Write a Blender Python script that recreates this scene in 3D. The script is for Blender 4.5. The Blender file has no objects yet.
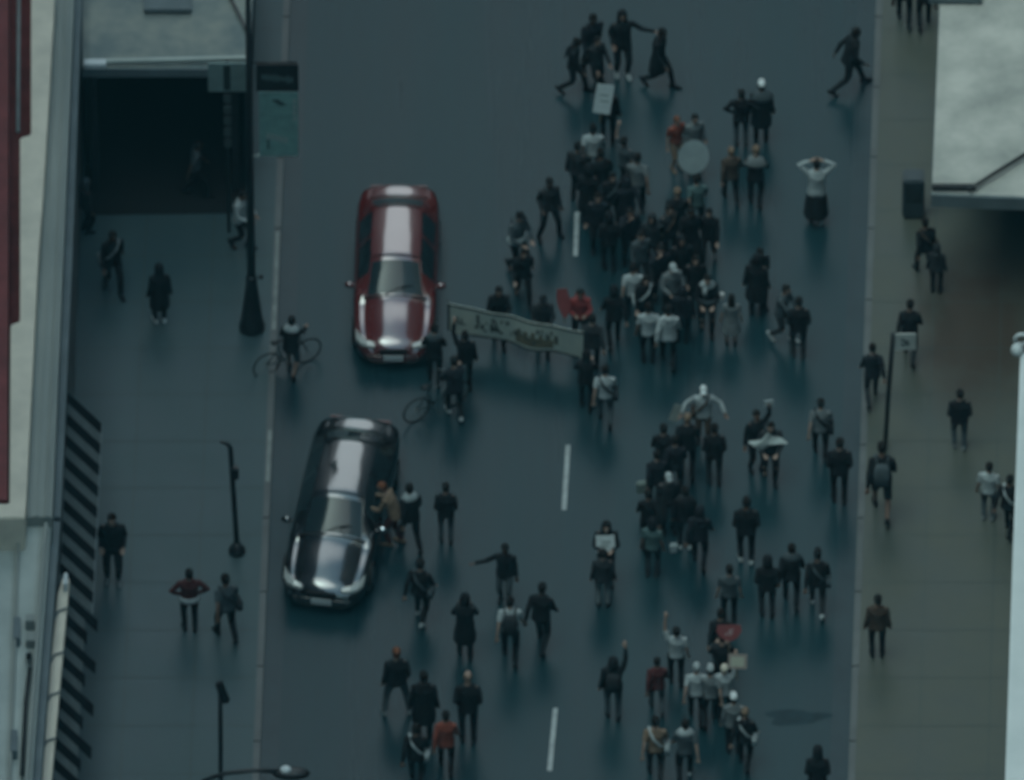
import bpy, bmesh, math, random
from mathutils import Vector, Matrix, noise

# ------------------------------------------------------------------ camera
SC = bpy.context.scene
COL = SC.collection
TH = math.radians(43.0)          # depression angle of the helicopter view
DIST = 455.0
FPX = 20000.0                    # focal length in pixels (long telephoto)
CT, ST = math.cos(TH), math.sin(TH)
CAMPOS = Vector((0, -DIST * CT, DIST * ST))
cd = bpy.data.cameras.new('camera')
cam = bpy.data.objects.new('camera', cd)
COL.objects.link(cam)
cam.location = CAMPOS
cam.rotation_euler = (math.pi / 2 - TH, 0, 0)
cd.sensor_width = 36.0
cd.lens = FPX / 1024.0 * 36.0
cd.clip_start = 1.0
cd.clip_end = 3000.0
cd.dof.use_dof = True            # the photo is softly out of focus
cd.dof.focus_distance = 330.0
cd.dof.aperture_fstop = 2.6
SC.camera = cam

# ------------------------------------------------------------------ light
SUN_EL, SUN_AZ = math.radians(69), math.radians(-115)      # azimuth from +Y towards +X
ADDED_CLOUD = 9.0
w = bpy.data.worlds.new("World")
SC.world = w
w.use_nodes = True
nt = w.node_tree
nt.nodes.clear()
sky = nt.nodes.new('ShaderNodeTexSky')
sky.sky_type = 'NISHITA'
sky.sun_disc = False
sky.sun_elevation = SUN_EL
sky.sun_rotation = SUN_AZ
sky.air_density = 1.6
sky.dust_density = 5.0
sky.ozone_density = 2.0
hsv = nt.nodes.new('ShaderNodeHueSaturation')
hsv.inputs['Saturation'].default_value = 0.72
mixc = nt.nodes.new('ShaderNodeMix')
mixc.data_type = 'RGBA'
mixc.blend_type = 'MULTIPLY'
mixc.inputs[0].default_value = 1.0
mixc.inputs[7].default_value = (0.66, 1.0, 1.05, 1)
bg = nt.nodes.new('ShaderNodeBackground')
bg.inputs['Strength'].default_value = 0.12
wo = nt.nodes.new('ShaderNodeOutputWorld')
nt.links.new(sky.outputs[0], hsv.inputs['Color'])
nt.links.new(hsv.outputs[0], mixc.inputs[6])
# bright cloud patch added to the unseen sky ahead, for the car roof highlights
geo = nt.nodes.new('ShaderNodeTexCoord')
dot = nt.nodes.new('ShaderNodeVectorMath'); dot.operation = 'DOT_PRODUCT'
dot.inputs[1].default_value = (0.03, math.cos(math.radians(40)), math.sin(math.radians(40)))
cnz = nt.nodes.new('ShaderNodeTexNoise'); cnz.inputs['Scale'].default_value = 2.5; cnz.inputs['Detail'].default_value = 4
cad = nt.nodes.new('ShaderNodeMath'); cad.operation = 'MULTIPLY_ADD'; cad.inputs[1].default_value = 0.12
cmr = nt.nodes.new('ShaderNodeMapRange'); cmr.interpolation_type = 'SMOOTHSTEP'
cmr.inputs['From Min'].default_value = 0.935
cmr.inputs['From Max'].default_value = 1.04
cmr.inputs['To Min'].default_value = 0.0
cmr.inputs['To Max'].default_value = 1.0
cmx = nt.nodes.new('ShaderNodeMix'); cmx.data_type = 'RGBA'; cmx.blend_type = 'ADD'
cmx.inputs[7].default_value = (ADDED_CLOUD * 0.95, ADDED_CLOUD * 0.98, ADDED_CLOUD * 0.93, 1)
nt.links.new(geo.outputs['Generated'], dot.inputs[0])
nt.links.new(geo.outputs['Generated'], cnz.inputs['Vector'])
nt.links.new(cnz.outputs['Fac'], cad.inputs[0]); nt.links.new(dot.outputs['Value'], cad.inputs[2])
nt.links.new(cad.outputs[0], cmr.inputs['Value']); nt.links.new(cmr.outputs[0], cmx.inputs[0])
nt.links.new(mixc.outputs[2], cmx.inputs[6])
nt.links.new(cmx.outputs[2], bg.inputs['Color'])
nt.links.new(bg.outputs[0], wo.inputs[0])

sd = bpy.data.lights.new('sun', 'SUN')
sd.energy = 0.5
sd.angle = math.radians(50)
sd.color = (1.0, 0.975, 0.93)
so = bpy.data.objects.new('sun', sd)
COL.objects.link(so)
sdir = Vector((math.sin(SUN_AZ) * math.cos(SUN_EL), math.cos(SUN_AZ) * math.cos(SUN_EL), math.sin(SUN_EL)))
so.rotation_euler = (-sdir).to_track_quat('-Z', 'Y').to_euler()
so.location = (0, 60, 80)

vs = SC.view_settings
vs.view_transform = 'Standard'
vs.look = 'None'
vs.exposure = 0.18
vs.gamma = 1.0
vs.use_curve_mapping = False
SC.cycles.max_bounces = 6
SC.cycles.diffuse_bounces = 3
SC.cycles.glossy_bounces = 3
SC.cycles.volume_bounces = 0
SC.cycles.use_denoising = True

HAZE_DENSITY = 0.00004
HAZE_COLOR = (0.25, 0.82, 1.0, 1)

# ------------------------------------------------------------------ helpers
def P(px, py, z=0.0):
    """Point at height z seen at photo position (px, py)."""
    d = Vector(((px - 512) / FPX, CT, -ST)) + Vector((0, ST, CT)) * ((390 - py) / FPX)
    t = (z - CAMPOS.z) / d.z
    return CAMPOS + d * t

_m = {}
def mat(name, base, rough=0.7, metal=0.0, spec=0.5, var=0.0, scale=3.0, coat=0.0, stretch=None, rvar=0.0,
        col2=None, bump=0.0, bscale=40.0, emis=None):
    if name in _m:
        return _m[name]
    m = bpy.data.materials.new(name)
    m.use_nodes = True
    n = m.node_tree
    b = n.nodes['Principled BSDF']
    b.inputs['Roughness'].default_value = rough
    b.inputs['Metallic'].default_value = metal
    b.inputs['Specular IOR Level'].default_value = spec
    if coat:
        b.inputs['Coat Weight'].default_value = coat
        b.inputs['Coat Roughness'].default_value = 0.11
        b.inputs['Coat IOR'].default_value = 2.4
    base = tuple(base)
    if var or col2 or rvar:
        tc = n.nodes.new('ShaderNodeTexCoord')
        mp = n.nodes.new('ShaderNodeMapping')
        if stretch:
            mp.inputs['Scale'].default_value = stretch
        nz = n.nodes.new('ShaderNodeTexNoise')
        nz.inputs['Scale'].default_value = scale
        nz.inputs['Detail'].default_value = 6
        nz.inputs['Roughness'].default_value = 0.6
        n.links.new(tc.outputs['Object'], mp.inputs[0])
        n.links.new(mp.outputs[0], nz.inputs['Vector'])
        cr = n.nodes.new('ShaderNodeValToRGB')
        cr.color_ramp.elements[0].position = 0.32
        cr.color_ramp.elements[1].position = 0.68
        a = col2 if col2 else tuple(c * (1 - var) for c in base)
        c = base if col2 else tuple(min(1, x * (1 + var)) for x in base)
        cr.color_ramp.elements[0].color = (*a, 1)
        cr.color_ramp.elements[1].color = (*c, 1)
        n.links.new(nz.outputs['Fac'], cr.inputs[0])
        n.links.new(cr.outputs[0], b.inputs['Base Color'])
        if rvar:
            mr = n.nodes.new('ShaderNodeMapRange')
            mr.inputs['From Min'].default_value = 0.3
            mr.inputs['From Max'].default_value = 0.7
            mr.inputs['To Min'].default_value = max(0.02, rough - rvar)
            mr.inputs['To Max'].default_value = min(1, rough + rvar)
            n.links.new(nz.outputs['Fac'], mr.inputs['Value'])
            n.links.new(mr.outputs[0], b.inputs['Roughness'])
    else:
        b.inputs['Base Color'].default_value = (*base, 1)
    if bump:
        tc2 = n.nodes.new('ShaderNodeTexCoord')
        nz2 = n.nodes.new('ShaderNodeTexNoise')
        nz2.inputs['Scale'].default_value = bscale
        nz2.inputs['Detail'].default_value = 3
        bp = n.nodes.new('ShaderNodeBump')
        bp.inputs['Strength'].default_value = bump
        bp.inputs['Distance'].default_value = 0.02
        n.links.new(tc2.outputs['Object'], nz2.inputs['Vector'])
        n.links.new(nz2.outputs['Fac'], bp.inputs['Height'])
        n.links.new(bp.outputs[0], b.inputs['Normal'])
    _m[name] = m
    return m

def frame(d):
    d = d.normalized()
    a = Vector((0, 0, 1)) if abs(d.z) < 0.9 else Vector((0, 1, 0))
    x = d.cross(a).normalized()
    y = d.cross(x).normalized()
    return x, y

class MB:
    def __init__(s):
        s.v, s.f, s.mi = [], [], []
    def face(s, pts, mi=0):
        i = len(s.v)
        s.v += [Vector(p) for p in pts]
        s.f.append(list(range(i, i + len(pts))))
        s.mi.append(mi)
    def rings(s, rs, mi=0, cap=True, closed=True):
        i0 = len(s.v)
        n = len(rs[0])
        for r in rs:
            s.v += [Vector(p) for p in r]
        for k in range(len(rs) - 1):
            for j in range(n if closed else n - 1):
                a = i0 + k * n + j
                b = i0 + k * n + (j + 1) % n
                s.f.append([a, b, b + n, a + n])
                s.mi.append(mi)
        if cap:
            s.f.append([i0 + j for j in range(n)][::-1]); s.mi.append(mi)
            s.f.append([i0 + (len(rs) - 1) * n + j for j in range(n)]); s.mi.append(mi)
    def tube(s, pts, rad, seg=8, mi=0, round_ends=False):
        pts = [Vector(p) for p in pts]
        if not isinstance(rad, (list, tuple)):
            rad = [rad] * len(pts)
        rad = list(rad)
        if round_ends:
            d0 = (pts[0] - pts[1]).normalized(); d1 = (pts[-1] - pts[-2]).normalized()
            p0, p1, r0, r1 = pts[0], pts[-1], rad[0], rad[-1]
            q0, q1 = (max(r) if isinstance(r, tuple) else r for r in (r0, r1))
            sc_ = lambda r, k: tuple(a * k for a in r) if isinstance(r, tuple) else r * k
            pts = [p0 + d0 * q0 * .95, p0 + d0 * q0 * .65] + pts + [p1 + d1 * q1 * .65, p1 + d1 * q1 * .95]
            rad = [sc_(r0, .3), sc_(r0, .75)] + rad + [sc_(r1, .75), sc_(r1, .3)]
        rs = []
        x = y = None
        for k, p in enumerate(pts):
            d = (pts[min(k + 1, len(pts) - 1)] - pts[max(k - 1, 0)])
            if d.length < 1e-6:
                d = Vector((0, 0, 1))
            d.normalize()
            if x is None:
                x, y = frame(d)
            else:
                x = (x - d * x.dot(d)).normalized()
                y = d.cross(x).normalized()
            rr = rad[k]
            ra, rb = rr if isinstance(rr, tuple) else (rr, rr)
            rs.append([p + x * math.cos(2 * math.pi * j / seg) * ra + y * math.sin(2 * math.pi * j / seg) * rb for j in range(seg)])
        s.rings(rs, mi)
    def ell(s, data, seg=12, mi=0):
        """horizontal elliptical rings: (cx, cy, z, rx, ry)"""
        s.rings([[(cx + rx * math.cos(2 * math.pi * j / seg), cy + ry * math.sin(2 * math.pi * j / seg), z) for j in range(seg)]
                 for cx, cy, z, rx, ry in data], mi)
    def sph(s, c, r, seg=10, n=7, mi=0):
        r = r if isinstance(r, tuple) else (r, r, r)
        s.ell([(c[0], c[1], c[2] + r[2] * math.sin(a), r[0] * math.cos(a), r[1] * math.cos(a))
               for a in [math.radians(-84 + 168 * k / (n - 1)) for k in range(n)]], seg, mi)
    def box(s, c, size, rz=0, mi=0, M=None):
        hx, hy, hz = size[0] / 2, size[1] / 2, size[2] / 2
        R = M if M else Matrix.Rotation(rz, 3, 'Z')
        c = Vector(c)
        q = [c + R @ Vector((sx * hx, sy * hy, sz * hz)) for sz in (-1, 1) for sx, sy in ((-1, -1), (1, -1), (1, 1), (-1, 1))]
        i = len(s.v)
        s.v += q
        for f in ([3, 2, 1, 0], [4, 5, 6, 7], [0, 1, 5, 4], [1, 2, 6, 5], [2, 3, 7, 6], [3, 0, 4, 7]):
            s.f.append([i + k for k in f]); s.mi.append(mi)
    def prism(s, bot, top, mi=0):
        s.rings([bot, top], mi)
    def bar(s, a, b, wd, ht, mi=0):
        """box between two points"""
        a, b = Vector(a), Vector(b)
        d = (b - a)
        L = d.length
        d.normalize()
        up = Vector((0, 0, 1)) if abs(d.z) < .95 else Vector((0, 1, 0))
        x = d.cross(up).normalized()
        z = x.cross(d).normalized()
        M = Matrix((x, d, z)).transposed()
        s.box((a + b) / 2, (wd, L, ht), M=M, mi=mi)
    def mesh(s, name, smooth=False):
        me = bpy.data.meshes.new(name)
        me.from_pydata([tuple(v) for v in s.v], [], s.f)
        bm = bmesh.new(); bm.from_mesh(me)
        bmesh.ops.recalc_face_normals(bm, faces=bm.faces)
        bm.to_mesh(me); bm.free()
        for p, k in zip(me.polygons, s.mi):
            p.material_index = k
            p.use_smooth = smooth
        return me
    def build(s, name, m, parent=None, smooth=False, bevel=0, loc=None):
        me = s.mesh(name, smooth)
        if bevel:
            bm = bmesh.new(); bm.from_mesh(me)
            es = [e for e in bm.edges if len(e.link_faces) == 2 and e.calc_face_angle(0) > 0.5]
            bmesh.ops.bevel(bm, geom=es, offset=bevel, segments=2, affect='EDGES', clamp_overlap=True)
            bm.to_mesh(me); bm.free()
        for x in (m if isinstance(m, (list, tuple)) else [m]):
            me.materials.append(x)
        o = bpy.data.objects.new(name, me)
        COL.objects.link(o)
        if parent:
            o.parent = parent
        if loc is not None:
            o.location = loc
        return o

def shift(pts, o):
    return [Vector(p) - o for p in pts]

def tag(o, label, cat, group=None, kind=None):
    o['label'] = label
    o['category'] = cat
    if group: o['group'] = group
    if kind: o['kind'] = kind
    return o

def struct(o):
    o['kind'] = 'structure'
    return o

def thing(name, label, cat, loc, rz=0, group=None):
    o = bpy.data.objects.new(name, None)
    COL.objects.link(o)
    o.location = loc
    o.rotation_euler = (0, 0, rz)
    return tag(o, label, cat, group)

def copy_tree(o, parent=None):
    c = o.copy()
    COL.objects.link(c)
    if parent: c.parent = parent
    for ch in list(o.children):
        copy_tree(ch, c)
    return c

# ------------------------------------------------------------------ materials
ASPH = mat('wet_asphalt', (0.013, 0.042, 0.051), 0.29, spec=0.18, col2=(0.008, 0.029, 0.037), scale=1.0, stretch=(0.55, 0.03, 1), rvar=0.06)
WALK = mat('wet_concrete_walk', (0.082, 0.090, 0.074), 0.42, spec=0.24, col2=(0.060, 0.073, 0.066), scale=0.5, rvar=0.08)
WALKL = mat('wet_concrete_left', (0.060, 0.094, 0.100), 0.42, spec=0.22, col2=(0.044, 0.077, 0.088), scale=0.45, rvar=0.08)
KERB = mat('kerb_stone', (0.075, 0.088, 0.088), 0.5, var=0.2, scale=1.2)
PAINT = mat('road_paint', (0.30, 0.34, 0.34), 0.5, var=0.25, scale=5)
BLACKM = mat('black_metal', (0.012, 0.013, 0.015), 0.45, var=0.2, scale=6)
DARKP = mat('dark_panel', (0.012, 0.014, 0.016), 0.7, var=0.3, scale=2)
CREAM = mat('cream_stone', (0.74, 0.68, 0.56), 0.75, col2=(0.58, 0.54, 0.45), scale=1.2)
MAROON = mat('maroon_roof', (0.17, 0.040, 0.040), 0.8, var=0.25, scale=1.5)
GREYR = mat('grey_roof', (0.44, 0.49, 0.46), 0.8, col2=(0.34, 0.385, 0.365), scale=0.8)
SLATE = mat('slate_ledge', (0.14, 0.175, 0.185), 0.7, col2=(0.10, 0.13, 0.14), scale=1.4)
CORN = mat('grey_cornice', (0.30, 0.325, 0.30), 0.75, col2=(0.20, 0.23, 0.22), scale=1.0, stretch=(1, .2, 1))
WALLM = mat('grey_wall', (0.12, 0.13, 0.13), 0.8, var=0.2, scale=1)
CANL = mat('patchy_canopy', (0.27, 0.29, 0.255), 0.7, col2=(0.13, 0.17, 0.175), scale=1.1)
CANR = mat('stained_canopy', (0.50, 0.50, 0.46), 0.7, col2=(0.27, 0.285, 0.265), scale=0.8)
WHITEP = mat('white_paint', (0.58, 0.63, 0.64), 0.55, col2=(0.49, 0.55, 0.56), scale=0.8)
STEEL = mat('grey_steel', (0.20, 0.22, 0.22), 0.5, metal=0.3, var=0.15)
TEAL = mat('teal_sign', (0.17, 0.31, 0.295), 0.6, var=0.15, scale=4)
PALEM = mat('pale_marks', (0.28, 0.33, 0.32), 0.6)

FACADE = mat('tower_facade', (0.085, 0.085, 0.085), 0.6, var=0.3, scale=0.4)

# faint rust brown stain in the right pavement near the stained canopy
def add_stain(m, centre, radius, col, amount):
    n = m.node_tree
    b = n.nodes['Principled BSDF']
    src = b.inputs['Base Color'].links[0].from_socket
    tc = n.nodes.new('ShaderNodeTexCoord'); mp = n.nodes.new('ShaderNodeMapping'); gr = n.nodes.new('ShaderNodeTexGradient')
    gr.gradient_type = 'SPHERICAL'
    mp.inputs['Scale'].default_value = (1 / radius[0], 1 / radius[1], 1)
    mp.inputs['Location'].default_value = (-centre[0] / radius[0], -centre[1] / radius[1], -KZ0)
    nz = n.nodes.new('ShaderNodeTexNoise'); nz.inputs['Scale'].default_value = 1.3; nz.inputs['Detail'].default_value = 5
    mul = n.nodes.new('ShaderNodeMath'); mul.operation = 'MULTIPLY'
    mu2 = n.nodes.new('ShaderNodeMath'); mu2.operation = 'MULTIPLY'; mu2.inputs[1].default_value = amount; mu2.use_clamp = True
    mx = n.nodes.new('ShaderNodeMix'); mx.data_type = 'RGBA'; mx.inputs[7].default_value = (*col, 1)
    n.links.new(tc.outputs['Object'], mp.inputs[0]); n.links.new(mp.outputs[0], gr.inputs[0])
    n.links.new(tc.outputs['Object'], nz.inputs['Vector'])
    n.links.new(gr.outputs['Fac'], mul.inputs[0]); n.links.new(nz.outputs['Fac'], mul.inputs[1])
    n.links.new(mul.outputs[0], mu2.inputs[0]); n.links.new(mu2.outputs[0], mx.inputs[0])
    n.links.new(src, mx.inputs[6]); n.links.new(mx.outputs[2], b.inputs['Base Color'])
KZ0 = 0.13
_c = P(975, 330, KZ0)
add_stain(WALK, (_c.x, _c.y), (1.9, 3.6), (0.058, 0.047, 0.038), 3.2)
# ------------------------------------------------------------------ ground, road, pavements
g = MB()
g.face([(-600, -420, 0), (600, -420, 0), (600, 600, 0), (-600, 600, 0)])
struct(g.build('road', ASPH))
KZ = 0.13
def kerb_pts(pxa, pya, pxb, pyb):
    a, b = P(pxa, pya, KZ), P(pxb, pyb, KZ)
    d = (b - a) / (b.y - a.y)
    return a + d * (-60 - a.y), a + d * (90 - a.y)
la, lb = kerb_pts(259, 780, 290, 0)
ra, rb = kerb_pts(848, 780, 876, 0)
def slab(name, m, a, b, side, x_out):
    m1 = MB()
    lo = [(a.x, a.y, -.05), (x_out, a.y, -.05), (x_out, b.y, -.05), (b.x, b.y, -.05)]
    m1.prism(lo, [(x, y, KZ) for x, y, z in lo])
    struct(m1.build(name, m))
def kerb(name, a, b, side):
    m1 = MB()
    n = 62
    for k in range(n):       # separate stones, narrow joints
        p, q = a.lerp(b, k / n), a.lerp(b, (k + .985) / n)
        lo = [(p.x, p.y, -.06), (p.x + side * .15, p.y, -.06), (q.x + side * .15, q.y, -.06), (q.x, q.y, -.06)]
        m1.prism(lo, [(x, y, KZ + .004) for x, y, z in lo])
    struct(m1.build(name, KERB))
kerb('kerb', la, lb, -1)
kerb('kerb', ra, rb, 1)
off = Vector((.152, 0, 0))
slab('pavement', WALKL, la - off, lb - off, -1, -60)
slab('pavement', WALK, ra + off, rb + off, 1, 60)
KPALE = mat('kerb_pale_strip', (0.26, 0.29, 0.27), 0.6, col2=(0.10, 0.12, 0.12), scale=2.5)
for y0, y1 in ((232, 330), (430, 482)):
    m1 = MB()
    for ya, yb in ((y0, y1),):
        p_, q_ = la.lerp(lb, (P(270, ya, KZ).y - la.y) / (lb.y - la.y)), la.lerp(lb, (P(270, yb, KZ).y - la.y) / (lb.y - la.y))
        m1.face([(p_.x - .12, p_.y, KZ + .009), (p_.x - .02, p_.y, KZ + .009), (q_.x - .02, q_.y, KZ + .009), (q_.x - .12, q_.y, KZ + .009)])
    struct(m1.build('kerb_pale_strip', KPALE))  # pale strips along two lengths of the left kerb
# gutter seam beside each kerb and lane dashes
def sheet(name, m, pts, z, kind='structure'):
    m1 = MB(); m1.face([(p.x, p.y, z) for p in pts]); o = m1.build(name, m); o['kind'] = kind; return o
GUT = mat('gutter_concrete', (0.018, 0.041, 0.050), 0.31, spec=.20, col2=(0.012, 0.031, 0.039), scale=1.0)
sheet('gutter', GUT, [la + Vector((.02, 0, 0)), la + Vector((.42, 0, 0)), lb + Vector((.42, 0, 0)), lb + Vector((.02, 0, 0))], .004)
sheet('gutter', GUT, [ra - Vector((.42, 0, 0)), ra - Vector((.02, 0, 0)), rb - Vector((.02, 0, 0)), rb - Vector((.42, 0, 0))], .004)
for (xa, ya), (xb, yb) in (((577, 212), (575.5, 256)), ((568, 445), (564, 510)), ((555.5, 708), (549.5, 771)), ((588, -34), (586, -80))):
    p, q = P(xa, ya), P(xb, yb)
    e = Vector((.055, 0, 0))
    sheet('lane_marking', PAINT, [q - e, q + e, p + e, p - e], .004)
# flat dark patch lying on the road
DPATCH = mat('dark_patch_tone', (0.007, 0.027, 0.035), 0.36, spec=.12, var=.3, scale=2)
m1 = MB()
pts = []
random.seed(5)
for k in range(26):
    a = 2 * math.pi * k / 26
    r = 1 + .22 * math.sin(3 * a + 1) + .12 * math.sin(5 * a)
    pts.append(P(792 + 26 * r * math.cos(a) + (8 if math.cos(a) > 0 else 0), 717 - 7.5 * r * math.sin(a), .004))
m1.face(pts); struct(m1.build('dark_patch', DPATCH))
# pavement joints
JOINT = mat('pavement_joint', (0.060, 0.076, 0.071), 0.5, spec=.2)
m1 = MB()
zj = KZ + .004
for side, a, b in ((-1, la, lb), (1, ra, rb)):
    for k in range(34):
        y = -22 + k * 1.55
        x = a.x + (b.x - a.x) * (y - a.y) / (b.y - a.y) + side * .16
        m1.face([(x, y, zj), (x + side * 5.2, y, zj), (x + side * 5.2, y + .022, zj), (x, y + .022, zj)])
    for dxx in (1.55, 3.1, 4.65):
        p, q = a + Vector((side * dxx, 0, 0)), b + Vector((side * dxx, 0, 0))
        m1.face([(p.x, p.y, zj), (p.x + .022, p.y, zj), (q.x + .022, q.y, zj), (q.x, q.y, zj)])
struct(m1.build('pavement_joints', JOINT))

# ------------------------------------------------------------------ left buildings
def pxprism(mb, pts, z0, z1, o, mi=0):
    """vertical prism whose TOP outline at height z1 is given in photo pixels"""
    top = [P(x, y, z1) - o for x, y in pts]
    mb.prism([(p.x, p.y, z0) for p in top], [(p.x, p.y, p.z) for p in top], mi)

o = P(60, 260, 0)
A = thing('stone_building', 'pale stone coped building with a sunken dark red roof at the left edge', 'building', o)
m1 = MB(); pxprism(m1, [(79, -200), (79, 0), (70, 260), (60, 517), (-40, 517), (-40, -200)], 0, 5.2, o); m1.build('wall', WALLM, A)
m1 = MB(); pxprism(m1, [(81.5, -200), (81.5, 0), (72, 260), (60.5, 517), (50, 517), (63, 260), (72, 0), (72, -200)], 5.0, 5.5, o); m1.build('ledge', SLATE, A, bevel=.02)
m1 = MB(); pxprism(m1, [(74, -200), (74, 0), (63, 260), (52, 517), (24, 517), (40, 260), (54, 0), (54, -200)], 5.2, 6.3, o)
pxprism(m1, [(69.5, -200), (69.5, 0), (59, 260), (48, 516), (45.5, 516), (56.5, 260), (66, 0), (66, -200)], 6.29, 6.42, o)
pxprism(m1, [(63, -200), (63, 0), (50, 260), (38, 516), (35.5, 516), (47, 260), (59.5, 0), (59.5, -200)], 6.29, 6.36, o)
m1.build('cornice', CORN, A, bevel=.015)
m1 = MB()
outer = [(54.5, -200), (54.5, 0), (50, 80), (43, 195), (38, 260), (31.5, 390), (26, 500), (24.5, 518)]
inner = [(31, -200), (31, 134), (20, 137), (20, 321), (10.5, 324), (9.5, 503), (-40, 503)]
pxprism(m1, outer + [(-40, 518)] + inner[::-1], 5.3, 7.0, o)
m1.build('parapet', CREAM, A, bevel=.03)
m1 = MB(); pxprism(m1, [(32, -200), (32, 500), (-40, 500), (-40, -200)], 5.2, 5.5, o); m1.build('roof', MAROON, A)
m1 = MB(); pxprism(m1, [(9, -200), (7.5, 500), (-40, 500), (-40, -200)], 5.48, 6.9, o); m1.build('raised_roof', MAROON, A, bevel=.02)
m1 = MB(); m1.tube([P(19, -60, 6.6) - o, P(18, 132, 6.6) - o], .05); m1.build('roof_pipe', STEEL, A, smooth=True)

o = P(30, 660, 0)
B = thing('flat_roofed_building', 'plain grey flat roofed building in the bottom left corner below the red roof', 'building', o)
m1 = MB(); pxprism(m1, [(59, 521), (38, 790), (33, 860), (-40, 860), (-40, 521)], 0, 5.2, o); m1.build('wall', WALLM, B)
m1 = MB(); pxprism(m1, [(60, 521), (40, 790), (34, 860), (24, 860), (31, 790), (50, 521)], 5.0, 5.5, o); m1.build('ledge', SLATE, B, bevel=.02)
m1 = MB(); pxprism(m1, [(51, 521), (31, 790), (25, 860), (-40, 860), (-40, 521)], 5.2, 6.0, o); m1.build('roof', GREYR, B)
m1 = MB()
pxprism(m1, [(48, 522), (28, 790), (24, 790), (44, 522)], 5.99, 6.3, o)
pxprism(m1, [(20, 522), (11, 790), (8.5, 790), (17.5, 522)], 5.99, 6.25, o)
m1.build('roof_curb', CORN, B, bevel=.015)
m1 = MB(); m1.tube([P(30, 668, 6.2) - o, P(26, 700, 6.2) - o, P(22, 775, 6.2) - o], .045); m1.tube([P(29, 655, 6.0) - o, P(29, 655, 6.5) - o], .07)
m1.build('roof_pipe', DARKP, B, smooth=True)
for x, y in ((17, 632), (14, 745)):
    m1 = MB(); c = P(x, y, 6.12) - o; m1.box(c, (.16, .7, .3)); m1.build('roof_vent', SLATE, B, bevel=.02)
m1 = MB(); m1.box(P(30, 622, 6.15) - o, (.2, .25, .3)); m1.box(P(31, 640, 6.12) - o, (.22, .3, .25)); m1.build('roof_box', CORN, B, bevel=.02)

# unseen towers added outside the frame to narrow the sky strip in car reflections
def tower(x0, x1, y0, y1, h, par, o, side):
    m1 = MB(); m1.box(((x0 + x1) / 2 - o.x, (y0 + y1) / 2 - o.y, h / 2), (abs(x1 - x0), y1 - y0, h)); m1.build('unseen_tower_wall', FACADE, par)
    m1 = MB()
    xf = (x1 if side < 0 else x0) - side * .03
    for k in range(int(h // 4)):
        m1.box((xf - o.x, (y0 + y1) / 2 - o.y, 6 + k * 4), (.08, y1 - y0 - 2, 1.9))
    m1.build('window_band', mat('tower_glass', (.02, .025, .03), .15), par)
tower(-40, -19, -140, 190, 50, A, P(60, 260, 0), -1)
o = Vector((23, 20, 0))
t = thing('unseen_tower', 'unseen tall dark tower added just past the right edge behind both pale canopies', 'building', o)
tower(13.4, 33, -140, 190, 44, t, o, 1)

# striped awnings on the left facades
AWD = mat('awning_dark', (0.005, 0.006, 0.008), 0.95, spec=.1, var=.3, scale=5)
AWG = mat('awning_grey', (0.085, 0.105, 0.108), 0.9, var=.2, scale=4)
def xin(py):    # facade edge in the photo for a point 3.9 m up
    return 68 - (py - 390) * (20 / 390)
def awning(y0, y1, label, teeth):
    o = P(xin((y0 + y1) / 2), (y0 + y1) / 2, 3.9)
    o.z = 0
    t = thing('striped_awning', label, 'awning', o)
    sh = [MB(), MB()]
    pitch = 21.2
    k = 0
    y = y0
    drop, out = .97, .75
    while y < y1 - 1:
        for j, wd in ((0, .5), (1, .5)):
            ya, yb = y + j * pitch * .5, y + j * pitch * .5 + pitch * wd
            ya, yb = min(ya, y1), min(yb, y1)
            if yb - ya < .5: continue
            ia, ib = P(xin(ya), ya, 3.9), P(xin(yb), yb, 3.9)
            D = Vector((out, 0, -drop))
            if teeth:      # torn outer edge: every second dark stripe hangs out further
                D = D * ((1.16 if k % 2 == 0 else .88) if j == 0 else .80)
            top = [ia, ib, ib + D, ia + D]
            th = Vector((0, 0, -.035)) if j == 0 else Vector((0, 0, -.03))
            up = Vector((0, 0, .012 * (j == 0)))
            sh[j].prism([p + th - o for p in top], [p + up - o for p in top])
        k += 1
        y += pitch
    sh[0].build('dark_stripe', AWD, t)
    sh[1].build('grey_stripe', AWG, t)
    rail = MB()
    D = Vector((.75, 0, -.97))
    if not teeth: rail.tube([P(xin(y0), y0, 3.9) + D - o, P(xin(y1), y1, 3.9) + D - o], .02)
    rail.tube([P(xin(y0), y0, 3.9) - o, P(xin(y0), y0, 3.9) + D - o], .02)
    rail.build('frame', SLATE, t)
awning(392, 582, 'black and grey striped awning with a straight edge, beside the left pavement', False)
awning(584, 800, 'black and grey striped awning with a ragged pointed edge in the bottom left corner', True)

# cream rail in front of the ragged awning
o = P(58, 680, 4.6); o.z = 0
t = thing('sign_rail', 'long cream coloured rail with dark clamps beside the ragged striped awning', 'rail', o)
m1 = MB(); pxprism(m1, [(69.5, 577), (49.5, 800), (37, 800), (58, 592), (63, 577)], 4.35, 4.7, o); m1.build('rail_body', CREAM, t, bevel=.03)
m1 = MB(); pxprism(m1, [(68, 572), (67, 584), (63, 584), (64, 572)], 4.5, 4.95, o); m1.build('end_cap', WHITEP, t, bevel=.02)
for y in (612, 656, 696, 742):
    xr = 69.5 - (y - 577) * (20 / 223)
    m1 = MB()
    m1.tube([P(xr + 1, y - 4, 4.74) - o, P(xr - 8, y - 1, 4.74) - o, P(xr - 13, y + 8, 4.74) - o], .025)
    m1.box(P(xr - 14, y + 5, 4.68) - o, (.12, .18, .25))
    m1.build('clamp', SLATE, t)

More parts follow.
